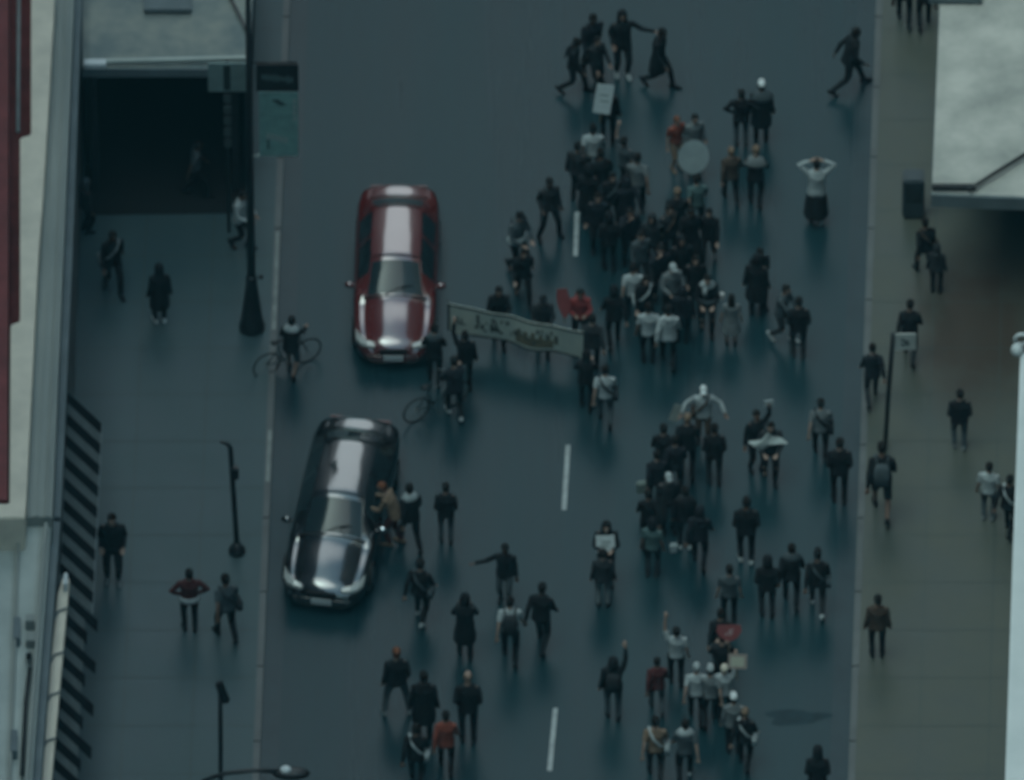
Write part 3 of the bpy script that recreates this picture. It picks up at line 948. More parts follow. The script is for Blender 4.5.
def skel(pose):
    s, lean, HL, HR, tilt = POSES[pose]
    K = {}
    drop = .10 * s * s * 4 * .45
    hz = .93 - drop
    K['hz'] = hz
    K['lean'] = lean
    def up(x, y, z):     # a torso point, sheared forward with the lean
        return Vector((x, y + lean * (z - .93) * (1.0 if z > .93 else .3), (z - .93) * math.cos(lean) + hz))
    K['up'] = up
    wide = .14 if pose == 'straddle' else 0
    for side, sg in (('L', -1), ('R', 1)):
        st = s * (1 if side == 'L' else -1)
        hip = Vector((sg * .092, 0, hz - .03))
        heel = .10 if st < -.1 else 0
        ank = Vector((sg * (.10 + wide), st, .085 + heel))
        kn, an = ik(hip, ank, .44, .43, Vector((sg * .1, 1, 0)))
        K['leg' + side] = (hip, kn, an)
        fd = Vector((sg * .12, 1, -.05 - (.75 if heel else 0))).normalized()
        K['foot' + side] = (an, fd)
        sh = up(sg * .172, -.005, 1.390)
        tg, pole = (HL, HR)[side == 'R']
        tp = Vector((sg * tg[0], tg[1], tg[2] - .93)) 
        tp = Vector((tp.x, tp.y + lean * tp.z * (.6 if tp.z > 0 else .2), tp.z + hz))
        el, wr = ik(sh, tp, .29, .265, Vector((sg * pole[0], pole[1], pole[2])))
        K['arm' + side] = (sh, el, wr)
    hb = up(0, 0, 1.5)
    K['head'] = Vector((0, hb.y + tilt + lean * .05 + .012, hb.z + .125))
    return K

_cache = {}
def remesh(me, vox, jig=0.0):
    o = bpy.data.objects.new('tmp', me)
    COL.objects.link(o)
    md = o.modifiers.new('r', 'REMESH')
    md.mode = 'VOXEL'
    md.voxel_size = vox
    sm = o.modifiers.new('s', 'SMOOTH'); sm.factor = .5; sm.iterations = 2
    dg = bpy.context.evaluated_depsgraph_get()
    dg.update()
    r = bpy.data.meshes.new_from_object(o.evaluated_get(dg))
    bpy.data.objects.remove(o)
    bpy.data.meshes.remove(me)
    if jig:
        for v in r.vertices:
            n = noise.noise(v.co * 9) * jig + noise.noise(v.co * 22) * jig * .5
            v.co += v.normal * n
    for p in r.polygons: p.use_smooth = True
    r.materials.clear()
    r.materials.append(None)
    return r

def hand(mb, el, wr, sg):
    d = (wr - el).normalized()
    x, y = frame(d)
    if x.x * sg > 0: x = -x                     # x points towards the body's middle: the thumb side
    if y.y > 0: y = -y
    pal = [wr - d * .01, wr + d * .03, wr + d * .085]
    rs = []
    for p, a, b_ in zip(pal, (.026, .036, .040), (.022, .017, .014)):
        rs.append([p + x * math.cos(2 * math.pi * j / 10) * a + y * math.sin(2 * math.pi * j / 10) * b_ for j in range(10)])
    mb.rings(rs)
    for k, L in enumerate((.068, .080, .074, .058)):
        b0 = wr + d * .075 + x * (.031 - .021 * k)
        k1 = b0 + d * L * .5 - y * .012
        mb.tube([b0, k1, k1 + (d * .7 - y * .7).normalized() * L * .5], [.0095, .009, .008], 6, round_ends=True)
    t0 = wr + d * .025 + x * .028
    mb.tube([t0, t0 + (d * .6 + x * .8).normalized() * .035, t0 + d * .06 + x * .032 - y * .012], [.012, .011, .009], 6, round_ends=True)

def body_mesh(pose):
    key = ('body', pose)
    if key in _cache: return _cache[key]
    K = skel(pose); up = K['up']
    mb = MB()
    tor = [(.84, .12, .085), (.90, .155, .10), (.98, .150, .10), (1.08, .132, .09), (1.20, .148, .10), (1.32, .165, .105), (1.39, .130, .085), (1.44, .080, .062), (1.48, .055, .055), (1.56, .050, .052)]
    mb.rings([[up(rx * math.cos(2 * math.pi * j / 16), ry * math.sin(2 * math.pi * j / 16) + (0 if z < 1.44 else .012), z) for j in range(16)] for z, rx, ry in tor])
    h = K['head']
    mb.ell([(h.x, h.y + dy, h.z + z, rx, ry) for z, rx, ry, dy in ((-.118, .030, .035, .035), (-.10, .046, .058, .022), (-.06, .060, .078, .008), (0, .072, .092, 0), (.05, .074, .095, -.003), (.09, .060, .078, -.005), (.118, .025, .035, -.006))], 16)
    mb.tube([h + Vector((0, .085, .02)), h + Vector((0, .108, -.022)), h + Vector((0, .09, -.035))], [.010, .016, .012], 8, round_ends=True)
    mb.tube([h + Vector((-.05, .076, .032)), h + Vector((0, .088, .034)), h + Vector((.05, .076, .032))], .010, 6)
    for sg in (-1, 1):
        mb.sph(h + Vector((sg * .076, -.008, -.002)), (.012, .022, .032), 8, 5)
    for side, sg in (('L', -1), ('R', 1)):
        hip, kn, an = K['leg' + side]
        mb.tube([hip + Vector((0, 0, .04)), hip.lerp(kn, .3), hip.lerp(kn, .75), kn, kn.lerp(an, .3), kn.lerp(an, .75), an], [.080, .078, .058, .050, .052, .038, .034], 12, round_ends=True)
        a, fd = K['foot' + side]
        mb.tube([a + Vector((0, 0, -.03)) - fd * .03, a + fd * .05 + Vector((0, 0, -.045)), a + fd * .14 + Vector((0, 0, -.058))], [(.034, .036), (.038, .030), (.036, .018)], 10, round_ends=True)
        sh, el, wr = K['arm' + side]
        mb.tube([sh + Vector((-sg * .03, 0, .0)), sh, sh.lerp(el, .35), el, el.lerp(wr, .3), wr], [.045, .050, .043, .036, .037, .025], 10, round_ends=True)
        hand(mb, el, wr, sg)
    r = remesh(mb.mesh('person'), .0125)
    # eyes and mouth joined into the same mesh
    e = MB()
    for sg in (-1, 1):
        e.sph(h + Vector((sg * .030, .080, .012)), (.013, .012, .008), 8, 5)
    e.sph(h + Vector((0, .082, -.062)), (.022, .010, .005), 8, 5)
    em = e.mesh('eyes', True)
    bm = bmesh.new(); bm.from_mesh(r)
    n0 = len(bm.faces)
    bm.from_mesh(em)
    bm.faces.ensure_lookup_table()
    for f in bm.faces[n0:]: f.material_index = 1
    bm.to_mesh(r); bm.free()
    bpy.data.meshes.remove(em)
    r.materials.append(EYE)
    _cache[key] = r
    return r

def top_mesh(pose, kind):
    key = ('top', pose, kind)
    if key in _cache: return _cache[key]
    K = skel(pose); up = K['up']
    mb = MB()
    e = {'tee': .012, 'jacket': .030, 'hoodie': .032, 'coat': .034, 'poncho': .06, 'dress': .014}[kind]
    low = {'tee': [(.87, .165, .115)], 'jacket': [(.84, .172, .125)], 'hoodie': [(.85, .170, .122)],
           'coat': [(.48, .20, .165), (.62, .195, .155), (.80, .18, .135)], 'poncho': [(.60, .36, .28), (.85, .31, .24)],
           'dress': [(.46, .24, .20), (.62, .215, .17), (.80, .18, .13)]}[kind]
    tor = low + [(.96, .155, .108), (1.08, .140, .098), (1.20, .152, .106), (1.32, .166, .110), (1.39, .138, .088), (1.44, .090, .068), (1.47, .070, .062)]
    mb.rings([[up((rx + e) * math.cos(2 * math.pi * j / 18), (ry + e) * math.sin(2 * math.pi * j / 18), z) for j in range(18)] for z, rx, ry in tor])
    if kind == 'hoodie':
        c = up(0, -.10, 1.45)
        mb.sph(c, (.12, .075, .07), 12, 7)
    if kind == 'poncho':
        mb.rings([[up(rx * math.cos(2 * math.pi * j / 18), ry * math.sin(2 * math.pi * j / 18), z) for j in range(18)] for z, rx, ry in ((.95, .40, .27), (1.15, .35, .23), (1.32, .27, .17), (1.44, .14, .10))])
    for side, sg in (('L', -1), ('R', 1)):
        sh, el, wr = K['arm' + side]
        base = sh + Vector((-sg * .05, 0, -.01))
        if kind in ('tee', 'dress'):
            mb.tube([base, sh, sh.lerp(el, .40), sh.lerp(el, .72)], [.060, .066, .060, .062], 12)
        elif kind != 'poncho':
            mb.tube([base, sh, sh.lerp(el, .4), el, el.lerp(wr, .4), el.lerp(wr, .96)], [.060, .066, .060, .054, .050, .042], 12)
    r = remesh(mb.mesh('top'), .02, .012)
    _cache[key] = r
    return r

def bottom_mesh(pose, kind):
    key = ('bottom', pose, kind)
    if key in _cache: return _cache[key]
    K = skel(pose); up = K['up']
    mb = MB()
    if kind == 'skirt':
        mb.rings([[up(rx * math.cos(2 * math.pi * j / 18), ry * math.sin(2 * math.pi * j / 18), z) for j in range(18)] for z, rx, ry in ((.24, .27, .26), (.45, .25, .23), (.65, .23, .19), (.85, .19, .14), (1.02, .158, .112))])
    else:
        mb.rings([[up(rx * math.cos(2 * math.pi * j / 16), ry * math.sin(2 * math.pi * j / 16), z) for j in range(16)] for z, rx, ry in ((.82, .13, .10), (.88, .172, .118), (.96, .168, .115), (1.03, .158, .110))])
        for side in 'LR':
            hip, kn, an = K['leg' + side]
            pts = [hip + Vector((0, 0, .03)), hip.lerp(kn, .3), hip.lerp(kn, .85)]
            rad = [.090, .092, .074]
            if kind == 'trousers':
                pts += [kn.lerp(an, .15), kn.lerp(an, .6), kn.lerp(an, .97)]
                rad += [.068, .060, .056]
            else:
                pts += [kn.lerp(an, .06)]; rad += [.080]
            mb.tube(pts, rad, 12)
    r = remesh(mb.mesh(kind), .02, .008)
    _cache[key] = r
    return r

def shoe_mesh(pose, side):
    key = ('shoe', pose, side)
    if key in _cache: return _cache[key]
    K = skel(pose)
    a, fd = K['foot' + side]
    mb = MB()
    dn = Vector((0, 0, 1)).cross(fd).cross(fd).normalized()
    if dn.z > 0: dn = -dn
    mb.tube([a + dn * .038 - fd * .05, a + dn * .038 + fd * .02, a + dn * .048 + fd * .10, a + dn * .054 + fd * .18], [(.042, .046), (.047, .046), (.052, .036), (.044, .024)], 12, round_ends=True)
    mb.tube([a + dn * .03, a - dn * .03], [.044, .042], 10)
    me = mb.mesh('shoe', True)
    me.materials.append(None)
    _cache[key] = me
    return me

def hair_mesh(pose, kind):
    key = ('hair', pose, kind)
    if key in _cache: return _cache[key]
    K = skel(pose); h = K['head']
    mb = MB()
    def R(z, rx, ry, dy): return (h.x, h.y + dy, h.z + z, rx, ry)
    top_ = [R(.03, .083, .095, -.018), R(.06, .084, .098, -.012), R(.10, .068, .082, -.010), R(.128, .034, .045, -.010), R(.137, .008, .01, -.01)]
    if kind == 'short_hair':
        mb.ell([R(-.055, .066, .055, -.045), R(-.01, .080, .075, -.034)] + top_, 16)
    elif kind == 'long_hair':
        mb.ell([R(-.30, .085, .035, -.095), R(-.20, .100, .050, -.085), R(-.08, .092, .065, -.055), R(-.01, .086, .078, -.038)] + top_, 16)
    elif kind == 'bun':
        mb.ell([R(-.055, .066, .055, -.045), R(-.01, .080, .075, -.034)] + top_, 16)
        mb.sph(h + Vector((0, -.10, .09)), .05, 10, 7)
    elif kind == 'cap':
        mb.ell([R(.035, .084, .102, -.006), R(.06, .085, .103, -.006), R(.10, .074, .090, -.008), R(.128, .045, .055, -.01), R(.14, .01, .012, -.01)], 16)
        mb.rings([[(h.x + rx * math.cos(2 * math.pi * j / 14), h.y + .10 + ry * math.sin(2 * math.pi * j / 14), h.z + z) for j in range(14)] for z, rx, ry in ((.040, .07, .085), (.052, .07, .085))])
    elif kind == 'nape_hair':
        mb.ell([R(-.055, .066, .055, -.045), R(-.01, .080, .075, -.034), R(.036, .082, .088, -.020)], 14)
    elif kind == 'hood':
        mb.ell([R(-.17, .10, .095, -.03), R(-.10, .105, .10, -.040), R(-.02, .104, .098, -.042), R(.05, .102, .105, -.025), R(.105, .082, .095, -.015), R(.145, .04, .05, -.012), R(.155, .01, .01, -.012)], 16)
    elif kind == 'sun_hat':
        mb.ell([R(.035, .17, .19, -.0), R(.045, .165, .185, 0), R(.055, .088, .105, -.004), R(.10, .078, .094, -.006), R(.14, .05, .06, -.006), R(.148, .01, .01, -.006)], 18)
    me = mb.mesh(kind, True)
    me.materials.append(None)
    _cache[key] = me
    return me

def pack_mesh(pose, kind):
    key = ('pack', pose, kind)
    if key in _cache: return _cache[key]
    K = skel(pose); up = K['up']
    mb = MB()
    if kind == 'backpack':
        mb.rings([[up(rx * math.copysign(abs(math.cos(a)) ** .5, math.cos(a)), -.20 + ry * math.copysign(abs(math.sin(a)) ** .5, math.sin(a)), z) for a in [2 * math.pi * j / 16 for j in range(16)]]
                  for z, rx, ry in ((.98, .10, .05), (1.0, .14, .085), (1.2, .15, .095), (1.38, .13, .075), (1.43, .07, .04))])
        for sg in (-1, 1):
            mb.tube([up(sg * .09, -.17, 1.40), up(sg * .11, -.02, 1.485), up(sg * .12, .12, 1.40), up(sg * .13, .14, 1.2), up(sg * .15, -.05, 1.05)], .018, 6)
    elif kind == 'sling':
        mb.tube([up(-.13, .02, 1.49), up(-.05, .155, 1.32), up(.10, .155, 1.12), up(.19, .06, 1.0)], [(.03, .012)] * 4, 6)
        mb.tube([up(-.13, .02, 1.49), up(-.05, -.155, 1.32), up(.10, -.155, 1.12), up(.19, -.04, 1.0)], [(.03, .012)] * 4, 6)
        mb.box(up(.235, .0, .95), (.10, .26, .22))
    elif kind == 'waist_band':
        mb.rings([[up(rx * math.cos(2 * math.pi * j / 18), ry * math.sin(2 * math.pi * j / 18), z) for j in range(18)] for z, rx, ry in ((.90, .225, .170), (.93, .232, .178), (1.0, .222, .168), (1.02, .20, .15))])
    elif kind == 'scarf':
        mb.rings([[up(rx * math.cos(2 * math.pi * j / 16), ry * math.sin(2 * math.pi * j / 16) + .01, z) for j in range(16)] for z, rx, ry in ((1.40, .17, .13), (1.43, .18, .14), (1.50, .12, .10), (1.53, .085, .085))])
        mb.tube([up(.05, .16, 1.42), up(.06, .18, 1.2)], [(.05, .016)] * 2, 6)
    elif kind == 'shawl':
        mb.rings([[up(rx * math.cos(2 * math.pi * j / 18), ry * math.sin(2 * math.pi * j / 18), z) for j in range(18)] for z, rx, ry in ((1.27, .255, .155), (1.33, .262, .160), (1.40, .215, .135), (1.49, .11, .09))])
    me = mb.mesh(kind, True)
    me.materials.append(None)
    _cache[key] = me
    return me

random.seed(20)
def put_mesh(name, me, m, parent):
    o = bpy.data.objects.new(name, me)
    COL.objects.link(o)
    o.parent = parent
    o.material_slots[0].link = 'OBJECT'
    o.material_slots[0].material = m
    return o

GROUP_OF = {'m': 'people marching in the street', 'w': 'people on the pavements'}
def person(px, py, face, pose, top, bot, head, label, extra='', skin=None, s=1.0, grp='m', shoes='black', z=None):
    """px, py: where the feet stand in the photo; face: 0 towards the camera, 180 away, 90 to the right"""
    if z is None:
        z = 0.0 if grp == 'm' else KZ
    b = body_mesh(pose)
    o = bpy.data.objects.new('person', b)
    COL.objects.link(o)
    o.location = P(px, py, z + .004)
    o.rotation_euler = (0, 0, math.radians(180 + face))
    s = s * random.uniform(.97, 1.03)
    o.scale = (s * random.uniform(1.0, 1.07), s, s)
    o.material_slots[0].link = 'OBJECT'
    o.material_slots[0].material = SKIN[random.choice((0, 0, 1, 2)) if skin is None else skin]
    tag(o, label, 'person', GROUP_OF[grp])
    tk, tc_ = top.split()
    put_mesh({'tee': 't_shirt'}.get(tk, tk), top_mesh(pose, tk), cloth(tc_), o)
    if tk != 'dress':
        bk, bc = bot.split()
        put_mesh(bk, bottom_mesh(pose, bk), cloth(bc), o)
    if head:
        hk, hc = head.split()
        put_mesh(hk, hair_mesh(pose, hk), cloth(hc), o)
        if hk == 'cap': put_mesh('hair', hair_mesh(pose, 'nape_hair'), cloth('hair'), o)
    for sd_ in 'LR':
        put_mesh('shoe', shoe_mesh(pose, sd_), cloth(shoes), o)
    for ex in (extra.split(',') if extra else []):
        ek, ec = ex.split()
        put_mesh(ek, pack_mesh(pose, ek), cloth(ec), o)
    return o
# ------------------------------------------------------------------ who stands where
J, T = 'jacket ', 'trousers '
PEOPLE = [
 # --- pavements, left
 (113, 580, 0, 'stand_pockets', 'jacket black', 'trousers black', 'short_hair hair', 'person in black walking beside the striped awning on the left pavement', '', None, 1.16, 'w', 'grey'),
 (190, 630, 185, 'akimbo', 'jacket wine', 'trousers black', 'short_hair hair', 'person in dark wine jacket with pale band round the waist on the left pavement', 'waist_band lgrey', 0, 1.08, 'w', 'black'),
 (227, 640, 200, 'walk', 'tee slate', 'trousers black', 'short_hair hair', 'person in grey top with a slung bag below the thin signal post', 'sling charcoal', 1, 1.10, 'w', 'black'),
 (160, 322, 190, 'stand', 'coat black', 'trousers black', 'hood black', 'person in long black hooded coat with white shoes on the upper left pavement', '', 2, 1.0, 'w', 'white'),
 (113, 290, 15, 'walk', 'jacket black', 'trousers black', 'short_hair hair', 'person in black carrying a pale strip in front of the dark shelter', 'sling grey', 2, 1.08, 'w', 'black'),
 (196, 196, 100, 'walk_other', 'tee slate', 'trousers black', 'short_hair hair', 'person in grey t-shirt inside the dark shelter under the patchy canopy', '', 2, 1.0, 'w', 'black'),
 (240, 247, 60, 'carry_low', 'jacket lgrey', 'trousers black', 'short_hair hair', 'person in pale jacket just behind the tall lamp post', '', 1, 1.0, 'w', 'black'),
 (86, 232, 120, 'stand', 'hoodie charcoal', 'trousers black', 'hood slate', 'person in dark hoodie at the far left corner of the shelter', '', 1, .95, 'w', 'black'),
 # --- pavements, right
 (904, 24, 180, 'walk', 'jacket black', 'trousers black', 'short_hair hair', 'left one of the two people cut off by the top edge on the right pavement', '', None, 1.0, 'w', 'black'),
 (924, 27, 180, 'walk_other', 'jacket black', 'trousers black', 'short_hair hair', 'right one of the two people cut off by the top edge on the right pavement', '', None, 1.0, 'w', 'black'),
 (925, 276, 200, 'walk', 'jacket black', 'trousers black', 'short_hair hair', 'person in black beside the dark corner under the stained canopy', 'sling brown', 1, 1.0, 'w', 'black'),
 (936, 292, 170, 'stand', 'hoodie charcoal', 'trousers black', 'hood charcoal', 'person in charcoal hood in the shade under the stained canopy', '', 2, .85, 'w', 'black'),
 (909, 360, 175, 'stride', 'jacket black', 'trousers charcoal', 'short_hair hair', 'person in black partly behind the square white pole sign', '', None, 1.05, 'w', 'black'),
 (872, 402, 185, 'stride_other', 'hoodie ink', 'trousers charcoal', 'short_hair hair', 'person in dark hoodie walking on the right kerb left of the sign pole', '', None, 1.0, 'w', 'black'),
 (881, 516, 180, 'stride', 'jacket black', 'shorts charcoal', 'short_hair hair', 'person with grey backpack walking away at the foot of the sign pole', 'backpack slate', 1, 1.22, 'w', 'black'),
 (959, 448, 180, 'stand_pockets', 'jacket black', 'trousers slate', 'short_hair hair', 'broad person in black jacket and grey trousers alone on the right pavement', '', None, 1.02, 'w', 'grey'),
 (988, 519, 170, 'stand', 'tee lgrey', 'trousers slate', 'short_hair hair', 'person in pale t-shirt near the white roof on the right pavement', '', 1, 1.0, 'w', 'grey'),
 (1008, 534, 160, 'walk', 'jacket black', 'trousers black', 'short_hair hair', 'person in black with a pale strap half hidden by the white roof', 'sling lgrey', 1, 1.0, 'w', 'black'),
 (877, 656, 180, 'stand', 'jacket brown', 'trousers black', 'short_hair hair', 'person in brown jacket and black trousers alone at the lower right kerb', '', 1, 1.04, 'w', 'black'),
 # --- top of the march
 (592, 74, 20, 'walk', 'jacket ink', 'trousers black', 'short_hair hair', 'person in dark jacket at the upper left of the group at the top', '', 2, 1.08, 'm', 'black'),
 (573, 92, 80, 'stride', 'jacket black', 'trousers black', 'short_hair hair', 'leftmost person in black striding in the group at the top', '', 2, .95, 'm', 'black'),
 (596, 88, 30, 'walk_other', 'jacket charcoal', 'trousers black', 'short_hair hair', 'person in charcoal with pale hands just above the tilted white placard', '', 0, .92, 'm', 'black'),
 (622, 74, 10, 'arm_out_left', 'jacket black', 'trousers black', 'hood black', 'person in black hood stretching one arm to the right at the top of the street', '', 1, 1.12, 'm', 'lgrey'),
 (658, 86, 65, 'stride', 'coat black', 'trousers black', 'short_hair hair', 'person in long black coat striding alone right of the top group', '', 2, 1.08, 'm', 'black'),
 (608, 142, 180, 'raise_left', 'jacket black', 'trousers black', 'short_hair hair', 'person in black holding up the tilted white placard', '', 1, .98, 'm', 'black'),
 (593, 182, 180, 'walk', 'tee lgrey', 'trousers black', 'short_hair hair', 'person in pale grey t-shirt and black trousers below the tilted placard', '', 2, 1.02, 'm', 'black'),
 (624, 192, 150, 'raise_left', 'tee slate', 'trousers black', 'short_hair hair', 'person in slate t-shirt with one bare arm raised below the tilted placard', '', 0, 1.0, 'm', 'black'),
 (588, 224, 170, 'stand_pockets', 'coat black', 'trousers black', 'hood black', 'person in long black coat at the left of the dense upper group', '', None, 1.05, 'm', 'black'),
 (612, 226, 10, 'walk', 'jacket black', 'trousers black', 'short_hair hair', 'person in black with a grey bag in the middle of the dense upper group', 'sling slate', None, 1.0, 'm', 'black'),
 (627, 236, 200, 'walk_other', 'hoodie ink', 'trousers black', 'hood ink', 'person in inky blue hood at the right of the dense upper group', '', None, 1.0, 'm', 'black'),
 (598, 250, 0, 'stand', 'jacket ink', 'trousers black', 'short_hair hair', 'person in inky jacket right beside the upper lane dash', '', None, 1.0, 'm', 'black'),
 (549, 236, 20, 'straddle', 'jacket charcoal', 'trousers black', 'short_hair hair', 'person with legs apart left of the dense upper group', '', 2, 1.02, 'm', 'black'),
 (517, 270, 40, 'carry_low', 'hoodie slate', 'trousers black', 'cap black', 'person in grey hoodie and black cap with pale hands above the banner', 'waist_band lgrey', 0, 1.04, 'm', 'black'),
 (523, 300, 10, 'stride', 'jacket black', 'trousers black', 'short_hair hair', 'person in black striding just above the middle of the banner', '', None, .98, 'm', 'black'),
 (676, 168, 30, 'stand', 'tee rust', 'shorts tan', 'short_hair orange', 'person with orange hair in rust t-shirt beside the round white placard', '', 0, .95, 'm', 'tan'),
 (694, 166, 20, 'stand', 'jacket grey', 'trousers slate', 'short_hair hair', 'person in grey hidden behind the round white placard', '', 0, .95, 'm', 'grey'),
 (697, 232, 190, 'walk', 'tee teal', 'trousers black', 'short_hair hair', 'person in pale teal t-shirt below the round white placard', '', 0, 1.0, 'm', 'black'),
 (741, 146, 180, 'akimbo', 'jacket black', 'trousers slate', 'short_hair hair', 'person in black with elbows out beside the white cap wearer at the upper right', '', None, 1.02, 'm', 'charcoal'),
 (761, 140, 180, 'stand', 'coat black', 'trousers black', 'cap white', 'person in white cap and long black coat with pale shawl at the upper right', 'shawl slate', 1, 1.04, 'm', 'black'),
 (755, 206, 175, 'carry_low', 'jacket black', 'trousers black', 'short_hair tan', 'person in black with a pale shawl below the white cap wearer', 'shawl grey', 0, 1.0, 'm', 'black'),
 (731, 202, 190, 'walk', 'jacket brown', 'trousers black', 'short_hair tan', 'person in brown jacket with light hair below the white cap wearer', '', 0, .92, 'm', 'black'),
 (816, 222, 180, 'hands_head', 'jacket lgrey', 'skirt black', 'short_hair hair', 'person in pale jacket and long black skirt, hands on the head, alone at upper right', '', 0, 1.10, 'm', 'lgrey'),
 (848, 90, 110, 'run', 'jacket black', 'trousers black', 'short_hair hair', 'person in black running towards the right kerb at the top', '', 2, 1.12, 'm', 'black'),
 # --- upper middle cluster
 (668, 262, 30, 'stand', 'jacket charcoal', 'trousers black', 'short_hair hair', 'person in charcoal with a brown sling bag in the crowded middle group', 'sling brown', 0, 1.0, 'm', 'black'),
 (690, 264, 10, 'walk', 'coat black', 'trousers black', 'short_hair hair', 'tall person in long black coat at the back of the crowded middle group', '', 2, 1.06, 'm', 'black'),
 (709, 262, 350, 'walk_other', 'jacket black', 'trousers black', 'short_hair hair', 'person in black with grey shoes at the upper right of the crowded middle group', '', 0, 1.0, 'm', 'lgrey'),
 (640, 286, 20, 'walk', 'jacket slate', 'trousers black', 'short_hair hair', 'person in slate jacket at the left of the crowded middle group', '', 0, 1.0, 'm', 'black'),
 (660, 300, 0, 'phone', 'jacket ink', 'trousers black', 'short_hair hair', 'person in inky jacket with a hand at the face in the crowded middle group', '', 0, 1.0, 'm', 'black'),
 (681, 296, 10, 'stand', 'coat black', 'trousers black', 'hood black', 'person in black hood and coat in the crowded middle group', '', 1, 1.05, 'm', 'black'),
 (695, 312, 5, 'stand_pockets', 'jacket black', 'trousers black', 'long_hair hair', 'person with long dark hair in black at the right of the crowded middle group', '', 0, 1.0, 'm', 'black'),
 (633, 322, 180, 'walk', 'tee lgrey', 'trousers black', 'short_hair hair', 'person in pale t-shirt in front of the crowded middle group', '', 0, 1.0, 'm', 'black'),
 (614, 346, 185, 'walk_other', 'jacket black', 'trousers black', 'hood black', 'person in black hood between the red flag and the crowded middle group', '', None, 1.03, 'm', 'black'),
 (648, 362, 180, 'stand', 'tee lgrey', 'trousers black', 'short_hair hair', 'left one of two people in pale tops in front of the middle group', '', 1, 1.0, 'm', 'black'),
 (668, 366, 180, 'walk', 'hoodie lgrey', 'trousers black', 'short_hair hair', 'right one of two people in pale tops in front of the middle group', '', 1, 1.02, 'm', 'black'),
 (707, 330, 0, 'carry_low', 'jacket black', 'trousers black', 'short_hair hair', 'person in black with a pale collar and belt right of the middle group', 'scarf lgrey,waist_band slate', 0, 1.0, 'm', 'black'),
 (731, 344, 180, 'stand', 'dress grey', '', 'long_hair hair', 'person in a light grey dress right of the middle group', '', 0, .88, 'm', 'charcoal'),
 (756, 314, 170, 'stand', 'coat black', 'trousers black', 'hood black', 'broad person in a black hooded coat right of the light grey dress', '', None, 1.05, 'm', 'black'),
 (781, 340, 60, 'push', 'jacket slate', 'trousers charcoal', 'short_hair hair', 'person in slate jacket leaning forward beside the broad black coat', '', 0, .98, 'm', 'lgrey'),
 (798, 357, 180, 'stand_pockets', 'jacket black', 'trousers charcoal', 'short_hair hair', 'person in black alone near the right lane, below the slate jacket', '', None, 1.0, 'm', 'charcoal'),
 (580, 343, 0, 'hold', 'hoodie red', 'trousers black', 'short_hair hair', 'person in red hoodie behind the right end of the banner', '', 1, 1.0, 'm', 'black'),
 (499, 342, 0, 'carry_low', 'jacket black', 'trousers black', 'short_hair hair', 'person in black standing behind the middle of the banner', '', 1, 1.0, 'm', 'black'),
 (543, 350, 0, 'carry_low', 'jacket charcoal', 'trousers charcoal', 'cap black', 'person in dark cap behind the right half of the banner', '', 1, .98, 'm', 'black'),
 (434, 383, 175, 'carry_low', 'jacket black', 'trousers black', 'short_hair hair', 'person in black with a grey scarf between the dark red sedan and the banner', 'scarf slate', 0, 1.0, 'm', 'black'),
 (465, 388, 185, 'raise_left', 'jacket black', 'trousers black', 'short_hair hair', 'person in black gripping the left end of the banner from the front', '', 0, 1.0, 'm', 'black'),
 (455, 418, 190, 'push', 'jacket ink', 'trousers black', 'short_hair hair', 'person in dark jacket pushing the dark bicycle below the banner', '', 0, 1.0, 'm', 'lgrey'),
 (291, 376, 165, 'push', 'jacket black', 'shorts slate', 'short_hair hair', 'person in black pushing the grey bicycle over the left kerb', 'scarf lgrey', 1, 1.0, 'm', 'black'),
 (586, 408, 175, 'hold', 'jacket black', 'trousers black', 'hood black', 'person in black gripping the right end of the banner from the front', '', 0, 1.0, 'm', 'black'),
 (605, 424, 180, 'walk', 'tee lgrey', 'trousers slate', 'short_hair hair', 'person in pale t-shirt and slate trousers just below the right end of the banner', 'sling charcoal', 0, .98, 'm', 'black'),
 # --- lower middle
 (703, 442, 0, 'arms_wide', 'jacket lgrey', 'trousers brown', 'cap white', 'person in white cap with pale sleeves spread wide in the lower middle group', 'sling brown', 1, 1.0, 'm', 'black'),
 (687, 476, 180, 'walk', 'jacket black', 'trousers black', 'short_hair tan', 'person in black with pale hair in front of the white cap', '', 0, 1.05, 'm', 'black'),
 (663, 484, 175, 'walk_other', 'jacket black', 'trousers black', 'short_hair hair', 'person in black left of the pale haired marcher', '', None, 1.02, 'm', 'black'),
 (714, 484, 180, 'stand_pockets', 'jacket black', 'trousers charcoal', 'short_hair hair', 'person in black jacket and charcoal trousers right of the pale haired marcher', '', None, 1.02, 'm', 'black'),
 (756, 470, 20, 'raise_left', 'jacket black', 'trousers black', 'short_hair hair', 'person in black holding up a pale phone beside the carried white sheet', '', 1, 1.05, 'm', 'black'),
 (770, 478, 0, 'carry_low', 'jacket charcoal', 'trousers black', 'short_hair hair', 'person in charcoal carrying the crumpled white sheet', '', 0, 1.05, 'm', 'black'),
 (820, 458, 180, 'walk', 'tee grey', 'trousers black', 'short_hair hair', 'person in grey t-shirt with a black sling bag near the right kerb', 'sling black', 0, 1.0, 'm', 'black'),
 (839, 502, 180, 'stand_pockets', 'jacket black', 'trousers black', 'short_hair hair', 'stocky person in black near the right kerb, above the lower right trio', '', None, 1.08, 'm', 'black'),
 (657, 508, 190, 'walk', 'jacket ink', 'trousers black', 'short_hair hair', 'person in inky jacket holding a pale bag at the left of the lower middle group', '', 0, 1.0, 'm', 'black'),
 (648, 546, 180, 'walk_other', 'jacket black', 'trousers black', 'short_hair hair', 'person in black in front of the pale bag carrier', '', 1, .98, 'm', 'black'),
